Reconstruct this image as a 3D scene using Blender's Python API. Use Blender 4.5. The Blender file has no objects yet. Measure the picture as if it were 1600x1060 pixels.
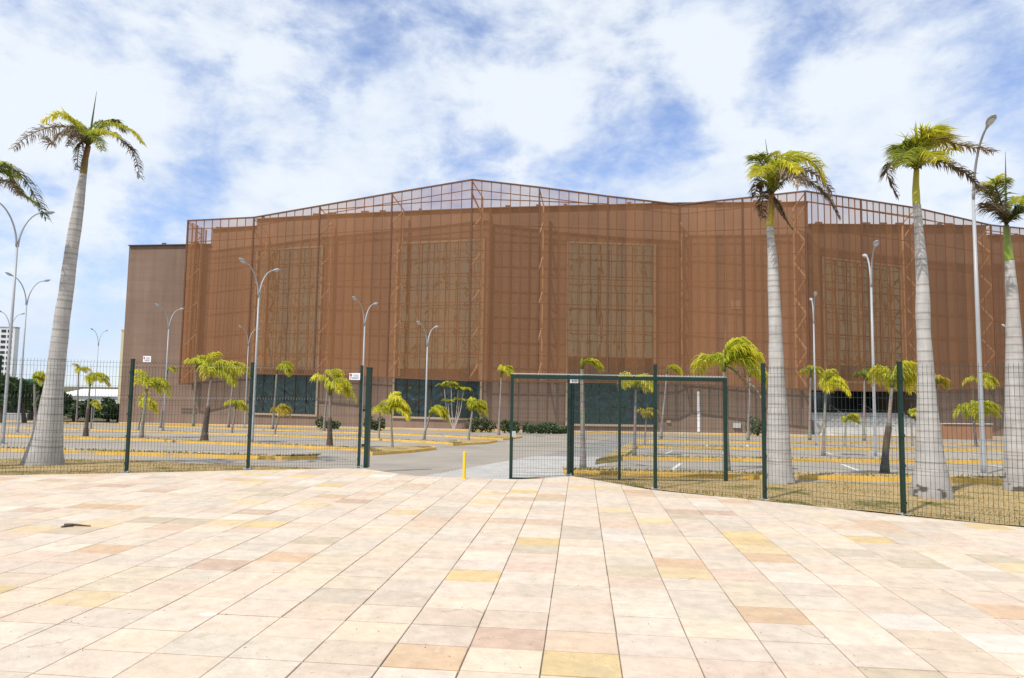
import bpy, math, random
from mathutils import Vector, Matrix, noise as mnoise
random.seed(7)
C = bpy.context.scene.collection
S = bpy.context.scene
# ------------------------------------------------------------------ camera, sky, sun, exposure
F_PX = 1067.0; CX, CY = 800.0, 530.0; EYE = 1.75
PITCH = math.atan(84.0 / F_PX); ROLL = 0.016
Rt0 = Vector((1, 0, 0)); Fw = Vector((0, math.cos(PITCH), math.sin(PITCH))); Up0 = Vector((0, -math.sin(PITCH), math.cos(PITCH)))
Rt = Rt0 * math.cos(ROLL) + Up0 * math.sin(ROLL); Up = -Rt0 * math.sin(ROLL) + Up0 * math.cos(ROLL)
cam = bpy.data.cameras.new('camera'); camo = bpy.data.objects.new('camera', cam); C.objects.link(camo)
m = Matrix((Rt, Up, -Fw)).transposed().to_4x4(); m.translation = Vector((0, 0, EYE)); camo.matrix_world = m
cam.sensor_width = 36.0; cam.lens = F_PX / 1600.0 * 36.0; cam.clip_end = 6000; cam.clip_start = 0.05
S.camera = camo
SUN_TO = Vector((-0.42, -0.44, 0.80)).normalized()
SUN_STRENGTH = 4.0; SKY_STRENGTH = 0.15; EXPOSURE = 0.0
sd = bpy.data.lights.new('sun', 'SUN'); sd.energy = SUN_STRENGTH; sd.angle = math.radians(0.5); sd.color = (1.0, 0.955, 0.89)
so = bpy.data.objects.new('sun', sd); C.objects.link(so); so.rotation_euler = SUN_TO.to_track_quat('Z', 'Y').to_euler()
S.view_settings.view_transform = 'Standard'; S.view_settings.look = 'None'; S.view_settings.gamma = 1.0
S.view_settings.exposure = EXPOSURE; S.view_settings.use_curve_mapping = False

def ray(px, py):
    return (Fw * F_PX + Rt * (px - CX) - Up * (py - CY)).normalized()

def build_world():
    w = bpy.data.worlds.new('World'); S.world = w; w.use_nodes = True
    nt = w.node_tree; nt.nodes.clear(); N = nt.nodes.new; L = nt.links.new
    out = N('ShaderNodeOutputWorld'); bg = N('ShaderNodeBackground'); bg.inputs['Strength'].default_value = SKY_STRENGTH
    L(bg.outputs[0], out.inputs[0])
    sky = N('ShaderNodeTexSky'); sky.sky_type = 'NISHITA'; sky.sun_disc = False
    sky.sun_elevation = math.asin(SUN_TO.z); sky.sun_rotation = math.atan2(SUN_TO.x, SUN_TO.y)
    sky.air_density = 1.0; sky.dust_density = 0.15; sky.ozone_density = 4.0
    tc = N('ShaderNodeTexCoord'); sep = N('ShaderNodeSeparateXYZ'); L(tc.outputs['Generated'], sep.inputs[0])
    def math_(op, a, b=None, clamp=False):
        n = N('ShaderNodeMath'); n.operation = op; n.use_clamp = clamp
        for i, v in enumerate((a, b)):
            if v is None: continue
            if hasattr(v, 'is_output'): L(v, n.inputs[i])
            else: n.inputs[i].default_value = v
        return n.outputs[0]
    cmb = N('ShaderNodeMapping'); cmb.inputs['Scale'].default_value = (1.0, 1.0, 1.75); L(tc.outputs['Generated'], cmb.inputs[0])
    def nz(scale, detail, rough, dist, off=(0, 0, 0)):
        mp = N('ShaderNodeMapping'); mp.inputs['Location'].default_value = off; L(cmb.outputs[0], mp.inputs[0])
        n = N('ShaderNodeTexNoise'); n.inputs['Scale'].default_value = scale; n.inputs['Detail'].default_value = detail
        n.inputs['Roughness'].default_value = rough; n.inputs['Distortion'].default_value = dist
        L(mp.outputs[0], n.inputs['Vector']); return n.outputs[0]
    n1 = nz(4.2, 10, 0.57, 0.2, (1.4, 6.2, 2.0)); n2 = nz(11.0, 9, 0.62, 0.25, (9.4, 2.2, 1.0)); n3 = nz(4.0, 7, 0.5, 0.0, (5.5, 7.7, 3.0))
    s = math_('ADD', math_('MULTIPLY', n1, 0.58), math_('MULTIPLY', n2, 0.42))
    # patches of open sky (negative) and of thick cloud (positive) where the photographed sky has them
    wn = N('ShaderNodeTexNoise'); wn.inputs['Scale'].default_value = 9.0; wn.inputs['Detail'].default_value = 6; L(tc.outputs['Generated'], wn.inputs['Vector'])
    ws = N('ShaderNodeVectorMath'); ws.operation = 'MULTIPLY_ADD'; L(wn.outputs['Color'], ws.inputs[0]); ws.inputs[1].default_value = (.22, .22, .22); ws.inputs[2].default_value = (-.11, -.11, -.11)
    wa = N('ShaderNodeVectorMath'); wa.operation = 'ADD'; L(tc.outputs['Generated'], wa.inputs[0]); L(ws.outputs[0], wa.inputs[1]); wv = N('ShaderNodeVectorMath'); wv.operation = 'NORMALIZE'; L(wa.outputs[0], wv.inputs[0])
    blobs = [(335, 195, 75, -.16), (300, 330, 60, -.08), (545, 65, 70, -.13), (650, 75, 60, -.05), (780, 90, 45, -.12), (1010, 80, 40, -.12),
             (900, 50, 60, -.07), (1245, 110, 60, -.15), (975, 235, 90, -.16), (1065, 225, 40, -.08), (735, 265, 70, -.15), (1545, 165, 75, -.13),
             (640, 215, 30, -.05), (420, 215, 70, -.05), (270, 300, 50, -.10), (1200, 20, 90, -.05), (150, 560, 120, -.10), (60, 280, 50, -.08), (1330, 230, 60, -.04), (1300, 60, 170, .05), (1420, 280, 130, .05), (1150, 170, 120, .06), (1100, 60, 80, .05),
             (1420, 60, 160, -.03), (120, 80, 190, .05), (420, 110, 90, .06), (560, 380, 150, .06), (640, 160, 60, .07), (760, 190, 70, .06), (880, 150, 90, .08), (1000, 310, 120, .05)]
    for px, py, r, a in blobs:
        d = ray(px, py); vm = N('ShaderNodeVectorMath'); vm.operation = 'DOT_PRODUCT'; L(wv.outputs[0], vm.inputs[0]); vm.inputs[1].default_value = d
        mr = N('ShaderNodeMapRange'); mr.interpolation_type = 'SMOOTHSTEP'
        mr.inputs['From Min'].default_value = math.cos(math.atan(r * 1.5 / F_PX)); mr.inputs['From Max'].default_value = 1.0
        L(vm.outputs['Value'], mr.inputs['Value']); s = math_('ADD', s, math_('MULTIPLY', mr.outputs[0], a * 0.62))
    cr = N('ShaderNodeMapRange'); cr.interpolation_type = 'SMOOTHSTEP'
    cr.inputs['From Min'].default_value = 0.29; cr.inputs['From Max'].default_value = 0.545; L(s, cr.inputs['Value'])
    cov = math_('ADD', math_('MULTIPLY', cr.outputs[0], 0.80), 0.16, True)
    ramp = N('ShaderNodeMixRGB'); ramp.inputs[1].default_value = (3.9, 4.7, 6.2, 1); ramp.inputs[2].default_value = (5.9, 6.3, 6.75, 1)
    L(math_('MULTIPLY', math_('SUBTRACT', math_('ADD', math_('MULTIPLY', n3, 0.6), math_('MULTIPLY', s, 0.8)), 0.46), 3.6, True), ramp.inputs[0])
    tn = N('ShaderNodeMixRGB'); tn.blend_type = 'MULTIPLY'; tn.inputs[0].default_value = 1.0; tn.inputs[2].default_value = (1.0, 1.08, 1.30, 1); L(sky.outputs[0], tn.inputs[1])
    mix = N('ShaderNodeMixRGB'); L(cov, mix.inputs[0]); L(tn.outputs[0], mix.inputs[1]); L(ramp.outputs[0], mix.inputs[2])
    L(mix.outputs[0], bg.inputs[0])
build_world()

# ------------------------------------------------------------------ placement helpers
SL, Y0, YF = 0.04, 13.0, 100.0
def gz(y):
    return -SL * (min(max(y, Y0), YF) - Y0)
O = Vector((0, 0, EYE))
def G(px, py):
    """the ground point seen at a photo position"""
    d = ray(px, py)
    if d.z < 0:
        t = -EYE / d.z
        if d.y * t <= Y0: return O + d * t
    den = d.z + SL * d.y
    if den < 0:
        t = (SL * Y0 - EYE) / den
        if d.y * t <= YF: return O + d * t
    t = (gz(YF) - EYE) / d.z if d.z < 0 else 2000
    return O + d * t
def AT(px, py, Y):
    d = ray(px, py); return O + d * (Y / d.y)
def proj(p):
    q = Vector(p) - O; z = q.dot(Fw)
    if z < 0.1: return None
    return CX + F_PX * q.dot(Rt) / z, CY - F_PX * q.dot(Up) / z

# ------------------------------------------------------------------ mesh helpers
class MB:
    def __init__(s): s.v = []; s.f = []; s.c = []
    def add(s, vs, fs, col=(1, 1, 1)):
        o = len(s.v); s.v.extend([tuple(p) for p in vs]); s.f.extend([tuple(i + o for i in f) for f in fs])
        if isinstance(col, list): s.c.extend(col)
        else: s.c.extend([col] * len(vs))
    def box(s, c, hx, hy, hz, rz=0.0, col=(1, 1, 1)):
        cs, sn = math.cos(rz), math.sin(rz); vs = []
        for z in (-hz, hz):
            for x, y in ((-hx, -hy), (hx, -hy), (hx, hy), (-hx, hy)):
                vs.append((c[0] + x * cs - y * sn, c[1] + x * sn + y * cs, c[2] + z))
        s.add(vs, [(3, 2, 1, 0), (4, 5, 6, 7), (0, 1, 5, 4), (1, 2, 6, 5), (2, 3, 7, 6), (3, 0, 4, 7)], col)
    def bar(s, p, q, w, h, up=(0, 0, 1), col=(1, 1, 1)):
        p, q = Vector(p), Vector(q); d = (q - p).normalized(); u = Vector(up)
        a = d.cross(u)
        if a.length < 1e-3: a = d.cross(Vector((0, 1, 0)))
        a.normalize(); b = a.cross(d).normalized(); vs = []
        for e in (p, q):
            for i, j in ((-1, -1), (1, -1), (1, 1), (-1, 1)): vs.append(e + a * (i * w / 2) + b * (j * h / 2))
        s.add(vs, [(3, 2, 1, 0), (4, 5, 6, 7), (0, 1, 5, 4), (1, 2, 6, 5), (2, 3, 7, 6), (3, 0, 4, 7)], col)
    def tube(s, pts, rad, n=6, cap=True, col=(1, 1, 1)):
        pts = [Vector(p) for p in pts]; k = len(pts)
        if not hasattr(rad, '__len__'): rad = [rad] * k
        vs = []; fs = []; cols = []; a = None
        for i, p in enumerate(pts):
            d = (pts[min(i + 1, k - 1)] - pts[max(i - 1, 0)]).normalized()
            if a is None: a = d.orthogonal().normalized()
            else:
                a = (a - d * a.dot(d)); a = a.normalized() if a.length > 1e-6 else d.orthogonal().normalized()
            b = d.cross(a)
            for j in range(n):
                t = 2 * math.pi * j / n; vs.append(p + (a * math.cos(t) + b * math.sin(t)) * rad[i])
                cols.append(col[i] if isinstance(col, list) else col)
        for i in range(k - 1):
            for j in range(n):
                fs.append((i * n + j, i * n + (j + 1) % n, (i + 1) * n + (j + 1) % n, (i + 1) * n + j))
        if cap: fs.append(tuple(range(n - 1, -1, -1))); fs.append(tuple((k - 1) * n + j for j in range(n)))
        s.add(vs, fs, cols)
    def prism(s, poly, zb, zt, col=(1, 1, 1)):
        """poly: plan points counter-clockwise; zb, zt: numbers or lists"""
        n = len(poly); B = zb if hasattr(zb, '__len__') else [zb] * n; T = zt if hasattr(zt, '__len__') else [zt] * n
        vs = [(p[0], p[1], B[i]) for i, p in enumerate(poly)] + [(p[0], p[1], T[i]) for i, p in enumerate(poly)]
        fs = [tuple(range(n - 1, -1, -1)), tuple(range(n, 2 * n))] + [(i, (i + 1) % n, n + (i + 1) % n, n + i) for i in range(n)]
        s.add(vs, fs, col)
    def ell(s, c, r, M=None, nu=12, nv=8, col=(1, 1, 1)):
        vs = []; fs = []
        for i in range(nv + 1):
            th = math.pi * i / nv
            for j in range(nu):
                ph = 2 * math.pi * j / nu; p = Vector((r[0] * math.sin(th) * math.cos(ph), r[1] * math.sin(th) * math.sin(ph), r[2] * math.cos(th)))
                if M is not None: p = M @ p
                vs.append(Vector(c) + p)
        for i in range(nv):
            for j in range(nu): fs.append((i * nu + j, (i + 1) * nu + j, (i + 1) * nu + (j + 1) % nu, i * nu + (j + 1) % nu))
        s.add(vs, fs, col)
    def mesh(s, name, mat, smooth=False):
        me = bpy.data.meshes.new(name); me.from_pydata(s.v, [], s.f); me.materials.append(mat)
        at = me.color_attributes.new('tint', 'FLOAT_COLOR', 'POINT'); flat = []
        for c in s.c: flat.extend((c[0], c[1], c[2], 1.0))
        at.data.foreach_set('color', flat)
        if smooth: me.polygons.foreach_set('use_smooth', [True] * len(me.polygons))
        me.update(); return me
    def build(s, name, mat, parent=None, loc=None, smooth=False, kind=None):
        """link as one object; vertices are in world space, re-based to the parent or to loc"""
        base = Vector(parent['_o']) if parent is not None else Vector(loc if loc is not None else (0, 0, 0))
        if base.length: s.v = [tuple(Vector(p) - base) for p in s.v]
        o = bpy.data.objects.new(name, s.mesh(name, mat, smooth)); C.objects.link(o)
        if parent is not None: o.parent = parent
        else: o.location = base
        o['_o'] = tuple(base)
        if kind: o['kind'] = kind
        return o
def tag(o, label=None, cat=None, group=None, kind=None):
    if label: o['label'] = label
    if cat: o['category'] = cat
    if group: o['group'] = group
    if kind: o['kind'] = kind
    return o
def thing(name, loc, label, cat, group=None):
    o = bpy.data.objects.new(name, None); C.objects.link(o); o.location = loc; o['_o'] = tuple(loc); o.empty_display_size = 0.2
    return tag(o, label, cat, group)
def inst(name, me, parent, loc, rz=0.0, scale=None):
    """a piece that shares its mesh; loc in world space"""
    o = bpy.data.objects.new(name, me); C.objects.link(o); o.parent = parent
    o.location = Vector(loc) - Vector(parent['_o']); o.rotation_euler = (0, 0, rz)
    if scale: o.scale = scale
    return o

# ------------------------------------------------------------------ materials
def mat(name, col, rough=0.7, spec=0.3, metal=0.0, var=0.0, vscale=3.0, bump=0.0, bscale=40.0, tint=False, col2=None, c2s=1.0, c2range=(0.45, 0.6), transl=0.0, detail=6, stretch=(1, 1, 1)):
    m = bpy.data.materials.new(name); m.use_nodes = True; nt = m.node_tree; N = nt.nodes.new; L = nt.links.new
    p = nt.nodes['Principled BSDF']; p.inputs['Roughness'].default_value = rough; p.inputs['Metallic'].default_value = metal
    p.inputs['Specular IOR Level'].default_value = spec
    geo = N('ShaderNodeNewGeometry'); mp = N('ShaderNodeMapping'); mp.inputs['Scale'].default_value = stretch; L(geo.outputs['Position'], mp.inputs[0])
    cur = N('ShaderNodeRGB'); cur.outputs[0].default_value = (*col, 1); cur = cur.outputs[0]
    if tint:
        a = N('ShaderNodeAttribute'); a.attribute_name = 'tint'
        mx = N('ShaderNodeMixRGB'); mx.blend_type = 'MULTIPLY'; mx.inputs[0].default_value = 1.0; L(cur, mx.inputs[1]); L(a.outputs['Color'], mx.inputs[2]); cur = mx.outputs[0]
    if col2:
        n = N('ShaderNodeTexNoise'); n.inputs['Scale'].default_value = c2s; n.inputs['Detail'].default_value = detail; n.inputs['Roughness'].default_value = 0.6; L(mp.outputs[0], n.inputs['Vector'])
        mr = N('ShaderNodeMapRange'); mr.interpolation_type = 'SMOOTHSTEP'; mr.inputs['From Min'].default_value = c2range[0]; mr.inputs['From Max'].default_value = c2range[1]; L(n.outputs[0], mr.inputs['Value'])
        mx = N('ShaderNodeMixRGB'); L(mr.outputs[0], mx.inputs[0]); L(cur, mx.inputs[1]); mx.inputs[2].default_value = (*col2, 1); cur = mx.outputs[0]
    if var:
        n = N('ShaderNodeTexNoise'); n.inputs['Scale'].default_value = vscale; n.inputs['Detail'].default_value = 8; n.inputs['Roughness'].default_value = 0.65; L(mp.outputs[0], n.inputs['Vector'])
        mr = N('ShaderNodeMapRange'); mr.inputs['From Min'].default_value = 0.25; mr.inputs['From Max'].default_value = 0.75
        mr.inputs['To Min'].default_value = 1 - var; mr.inputs['To Max'].default_value = 1 + var; L(n.outputs[0], mr.inputs['Value'])
        mx = N('ShaderNodeVectorMath'); mx.operation = 'SCALE'; L(cur, mx.inputs[0]); L(mr.outputs[0], mx.inputs['Scale']); cur = mx.outputs[0]
    L(cur, p.inputs['Base Color'])
    if bump:
        n = N('ShaderNodeTexNoise'); n.inputs['Scale'].default_value = bscale; n.inputs['Detail'].default_value = 6; L(mp.outputs[0], n.inputs['Vector'])
        b = N('ShaderNodeBump'); b.inputs['Strength'].default_value = bump; b.inputs['Distance'].default_value = 0.02; L(n.outputs[0], b.inputs['Height']); L(b.outputs[0], p.inputs['Normal'])
    if transl:
        t = N('ShaderNodeBsdfTranslucent'); L(cur, t.inputs[0]); ms = N('ShaderNodeMixShader'); ms.inputs[0].default_value = transl
        L(p.outputs[0], ms.inputs[1]); L(t.outputs[0], ms.inputs[2]); L(ms.outputs[0], nt.nodes['Material Output'].inputs[0])
    m['p'] = 1
    return m
M = {}
M['tile'] = mat('sandstone', (1, 1, 1), 0.8, 0.2, tint=True, var=0.17, vscale=6.5, bump=0.35, bscale=22, col2=(0.36, 0.29, 0.21), c2s=2.6, c2range=(0.56, 0.92), detail=10)
def add_pits(m):
    nt = m.node_tree; N = nt.nodes.new; L = nt.links.new; p = nt.nodes['Principled BSDF']; src = p.inputs['Base Color'].links[0].from_socket
    geo = N('ShaderNodeNewGeometry'); cur = src
    for sc, lo, hi, col, a in ((34.0, .66, .74, (0.20, 0.155, 0.11), .75), (1.3, .55, .80, (0.42, 0.36, 0.28), .55), (9.0, .62, .78, (0.70, 0.64, 0.55), .5)):
        n = N('ShaderNodeTexNoise'); n.inputs['Scale'].default_value = sc; n.inputs['Detail'].default_value = 5; n.inputs['Distortion'].default_value = .6; L(geo.outputs['Position'], n.inputs['Vector'])
        r_ = N('ShaderNodeMapRange'); r_.interpolation_type = 'SMOOTHSTEP'; r_.inputs['From Min'].default_value = lo; r_.inputs['From Max'].default_value = hi; r_.inputs['To Max'].default_value = a; L(n.outputs[0], r_.inputs['Value'])
        mx = N('ShaderNodeMixRGB'); L(r_.outputs[0], mx.inputs[0]); L(cur, mx.inputs[1]); mx.inputs[2].default_value = (*col, 1); cur = mx.outputs[0]
    L(cur, p.inputs['Base Color'])
add_pits(M['tile'])
M['joint'] = mat('joint_mortar', (0.23, 0.19, 0.145), 0.9, 0.1, var=0.4, vscale=4)
M['asphalt'] = mat('worn_asphalt', (0.325, 0.287, 0.240), 0.9, 0.2, var=0.16, vscale=0.5, bump=0.3, bscale=60, col2=(0.275, 0.243, 0.203), c2s=0.22, c2range=(0.5, 0.66))
M['paver'] = mat('concrete_paver', (0.42, 0.40, 0.37), 0.85, 0.2, tint=True, var=0.12, vscale=3)
M['ground'] = mat('earth', (0.16, 0.13, 0.085), 0.95, 0.1, var=0.3, vscale=0.4, col2=(0.07, 0.09, 0.03), c2s=0.08)
M['drygrass'] = mat('dry_lawn', (0.40, 0.29, 0.14), 0.95, 0.1, var=0.25, vscale=9, col2=(0.125, 0.125, 0.035), c2s=1.1, c2range=(0.52, 0.68), bump=0.5, bscale=30)
M['blade'] = mat('grass_blade', (1, 1, 1), 0.8, 0.15, tint=True, transl=0.25)
M['kerb'] = mat('yellow_kerb_paint', (0.66, 0.40, 0.075), 0.65, 0.3, var=0.25, vscale=2.5, col2=(0.42, 0.35, 0.25), c2s=1.8, c2range=(0.5, 0.72))
M['kerb_old'] = mat('faded_yellow_kerb_paint', (0.50, 0.37, 0.10), 0.75, 0.25, var=0.25, vscale=2.0, col2=(0.33, 0.29, 0.22), c2s=2.0, c2range=(0.5, 0.66))
M['whitepaint'] = mat('road_paint', (0.62, 0.62, 0.60), 0.7, 0.3, var=0.15, vscale=4, col2=(0.30, 0.29, 0.28), c2s=4.0, c2range=(0.55, 0.7))
M['concrete'] = mat('pale_concrete', (0.58, 0.55, 0.50), 0.9, 0.2, var=0.12, vscale=1.0)
M['green'] = mat('green_powder_coat', (0.004, 0.026, 0.018), 0.35, 0.5, var=0.2, vscale=8)
M['wire'] = mat('green_wire', (0.012, 0.04, 0.032), 0.4, 0.5)
M['galv'] = mat('galvanised_rail', (0.46, 0.50, 0.49), 0.4, 0.5, metal=0.3, var=0.1)
M['pole'] = mat('grey_pole_paint', (0.36, 0.37, 0.38), 0.4, 0.5, var=0.08, vscale=2)
M['lens'] = mat('lamp_lens', (0.55, 0.57, 0.58), 0.15, 0.6)
M['bollard'] = mat('yellow_paint', (0.80, 0.56, 0.02), 0.4, 0.5, var=0.08)
M['steel'] = mat('brown_steel', (0.15, 0.066, 0.033), 0.6, 0.3, var=0.15, vscale=0.6)
M['chord'] = mat('light_brown_steel', (0.58, 0.34, 0.19), 0.6, 0.3, var=0.15, vscale=0.6)
M['frame'] = mat('beige_frame', (0.36, 0.27, 0.19), 0.6, 0.3, var=0.1)
M['frame_dark'] = mat('dark_bronze_frame', (0.06, 0.045, 0.032), 0.5, 0.3)
M['roof'] = mat('roof_coping', (0.12, 0.085, 0.068), 0.7, 0.3)
M['bark'] = mat('small_palm_bark', (0.27, 0.235, 0.205), 0.9, 0.15, tint=True, var=0.35, vscale=6, bump=0.6, bscale=25, stretch=(1, 1, 2.5))
M['leaf'] = mat('palm_leaf', (1.28, 1.22, 1.15), 0.5, 0.35, tint=True, transl=0.5)
M['deadleaf'] = mat('dead_palm_leaf', (1, 1, 1), 0.8, 0.15, tint=True, transl=0.2)
M['foliage'] = mat('foliage', (1, 1, 1), 0.55, 0.3, tint=True, transl=0.25)
M['wood'] = mat('bark', (0.10, 0.08, 0.06), 0.9, 0.1, var=0.3)
M['white'] = mat('white_render', (0.72, 0.72, 0.72), 0.8, 0.2, var=0.06, vscale=0.3)
M['sign'] = mat('white_sign', (0.78, 0.80, 0.82), 0.4, 0.4)
M['print'] = mat('grey_print', (0.30, 0.36, 0.45), 0.6, 0.3)
M['redprint'] = mat('red_print', (0.6, 0.06, 0.06), 0.6, 0.3)
M['darkglass'] = mat('dark_window', (0.02, 0.025, 0.03), 0.1, 0.6)
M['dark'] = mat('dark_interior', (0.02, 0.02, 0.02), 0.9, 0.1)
M['shaft'] = mat('crownshaft', (1, 1, 1), 0.4, 0.4, tint=True, var=0.15, vscale=6)
M['terracotta'] = mat('terracotta_render', (0.36, 0.19, 0.11), 0.85, 0.2, var=0.12, vscale=0.8)
M['cream'] = mat('cream_render', (0.62, 0.55, 0.36), 0.85, 0.2)
M['red'] = mat('red_sheet', (0.45, 0.10, 0.06), 0.6, 0.3)
M['greensheet'] = mat('green_sheet', (0.10, 0.36, 0.27), 0.6, 0.3)
M['greywall'] = mat('grey_wall', (0.38, 0.38, 0.38), 0.85, 0.2, var=0.1)
M['sheath'] = mat('dry_sheath', (0.085, 0.06, 0.045), 0.7, 0.25, var=0.3, vscale=20)

def wall_mat():
    m = bpy.data.materials.new('brown_render'); m.use_nodes = True; nt = m.node_tree; N = nt.nodes.new; L = nt.links.new
    p = nt.nodes['Principled BSDF']; p.inputs['Roughness'].default_value = 0.85; p.inputs['Specular IOR Level'].default_value = 0.2
    geo = N('ShaderNodeNewGeometry')
    def nz(sc, scl, det=8, r=0.65):
        mp = N('ShaderNodeMapping'); mp.inputs['Scale'].default_value = scl; L(geo.outputs['Position'], mp.inputs[0])
        n = N('ShaderNodeTexNoise'); n.inputs['Scale'].default_value = sc; n.inputs['Detail'].default_value = det; n.inputs['Roughness'].default_value = r; L(mp.outputs[0], n.inputs['Vector']); return n.outputs[0]
    a = nz(1.0, (0.12, 0.12, 0.12)); b = nz(1.0, (1.2, 1.2, 0.05)); c = nz(1.0, (0.15, 0.15, 1.6))
    def mr(v, lo, hi, f0=0.3, f1=0.7):
        n = N('ShaderNodeMapRange'); n.inputs['From Min'].default_value = f0; n.inputs['From Max'].default_value = f1; n.inputs['To Min'].default_value = lo; n.inputs['To Max'].default_value = hi; L(v, n.inputs['Value']); return n.outputs[0]
    def mul(x, y):
        n = N('ShaderNodeMath'); n.operation = 'MULTIPLY'; L(x, n.inputs[0]); L(y, n.inputs[1]); return n.outputs[0]
    f = mul(mul(mr(a, 0.86, 1.14), mr(b, 0.84, 1.12)), mr(c, 0.93, 1.07))
    # block courses, faint
    sp = N('ShaderNodeSeparateXYZ'); L(geo.outputs['Position'], sp.inputs[0])
    md = N('ShaderNodeMath'); md.operation = 'FRACT'; dv = N('ShaderNodeMath'); dv.operation = 'DIVIDE'; dv.inputs[1].default_value = 1.45; L(sp.outputs[2], dv.inputs[0]); L(dv.outputs[0], md.inputs[0])
    st = N('ShaderNodeMath'); st.operation = 'GREATER_THAN'; st.inputs[1].default_value = 0.05; L(md.outputs[0], st.inputs[0])
    f = mul(f, mr(st.outputs[0], 0.90, 1.0, 0, 1))
    col = N('ShaderNodeRGB'); col.outputs[0].default_value = (0.225, 0.152, 0.112, 1)
    sc = N('ShaderNodeVectorMath'); sc.operation = 'SCALE'; L(col.outputs[0], sc.inputs[0]); L(f, sc.inputs['Scale']); L(sc.outputs[0], p.inputs['Base Color'])
    return m
M['wall'] = wall_mat()
def screen_mat():
    """perforated metal sheet: the holes are far below a pixel, so openness is a constant share"""
    m = bpy.data.materials.new('perforated_brown_sheet'); m.use_nodes = True; nt = m.node_tree; N = nt.nodes.new; L = nt.links.new
    p = nt.nodes['Principled BSDF']; p.inputs['Roughness'].default_value = 0.6; p.inputs['Specular IOR Level'].default_value = 0.25
    geo = N('ShaderNodeNewGeometry'); mp = N('ShaderNodeMapping'); mp.inputs['Scale'].default_value = (0.9, 0.9, 0.06); L(geo.outputs['Position'], mp.inputs[0])
    n = N('ShaderNodeTexNoise'); n.inputs['Scale'].default_value = 1.0; n.inputs['Detail'].default_value = 6; L(mp.outputs[0], n.inputs['Vector'])
    mx = N('ShaderNodeMixRGB'); mx.inputs[1].default_value = (0.252, 0.106, 0.038, 1); mx.inputs[2].default_value = (0.370, 0.158, 0.056, 1); L(n.outputs[0], mx.inputs[0]); L(mx.outputs[0], p.inputs['Base Color'])
    t = N('ShaderNodeBsdfTransparent'); ms = N('ShaderNodeMixShader'); oi = N('ShaderNodeObjectInfo'); rg = N('ShaderNodeMapRange'); rg.inputs['To Min'].default_value = 0.40; rg.inputs['To Max'].default_value = 0.50; L(oi.outputs['Random'], rg.inputs['Value']); L(rg.outputs[0], ms.inputs[0])
    rh = N('ShaderNodeMapRange'); rh.inputs['To Min'].default_value = 0.88; rh.inputs['To Max'].default_value = 1.08; L(oi.outputs['Random'], rh.inputs['Value']); scv = N('ShaderNodeVectorMath'); scv.operation = 'SCALE'; L(mx.outputs[0], scv.inputs[0]); L(rh.outputs[0], scv.inputs['Scale']); L(scv.outputs[0], p.inputs['Base Color'])
    L(t.outputs[0], ms.inputs[1]); L(p.outputs[0], ms.inputs[2]); L(ms.outputs[0], nt.nodes['Material Output'].inputs[0])
    return m
M['screen'] = screen_mat()
def glass_mat(name, base, bs, sc, metal, rough=0.1):
    m = bpy.data.materials.new(name); m.use_nodes = True; nt = m.node_tree; N = nt.nodes.new; L = nt.links.new
    p = nt.nodes['Principled BSDF']; p.inputs['Base Color'].default_value = (*base, 1); p.inputs['Metallic'].default_value = metal; p.inputs['Roughness'].default_value = rough
    geo = N('ShaderNodeNewGeometry'); mp = N('ShaderNodeMapping'); mp.inputs['Scale'].default_value = (0.8, 0.8, 0.55); L(geo.outputs['Position'], mp.inputs[0])
    n = N('ShaderNodeTexNoise'); n.inputs['Scale'].default_value = sc; n.inputs['Detail'].default_value = 2.0; n.inputs['Roughness'].default_value = 0.55; n.inputs['Distortion'].default_value = 1.2; L(mp.outputs[0], n.inputs['Vector'])
    b = N('ShaderNodeBump'); b.inputs['Strength'].default_value = bs; b.inputs['Distance'].default_value = 1.0; L(n.outputs[0], b.inputs['Height']); L(b.outputs[0], p.inputs['Normal'])
    return m
M['glass'] = glass_mat('reflective_glass', (0.29, 0.28, 0.18), 0.18, 0.35, 0.9)
M['dimglass'] = glass_mat('dim_reflection_glass', (0.06, 0.085, 0.083), 0.6, 0.6, 0.8, 0.3)  # lower panes: darker reflections put into the glass colour, with stronger ripples
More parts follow.
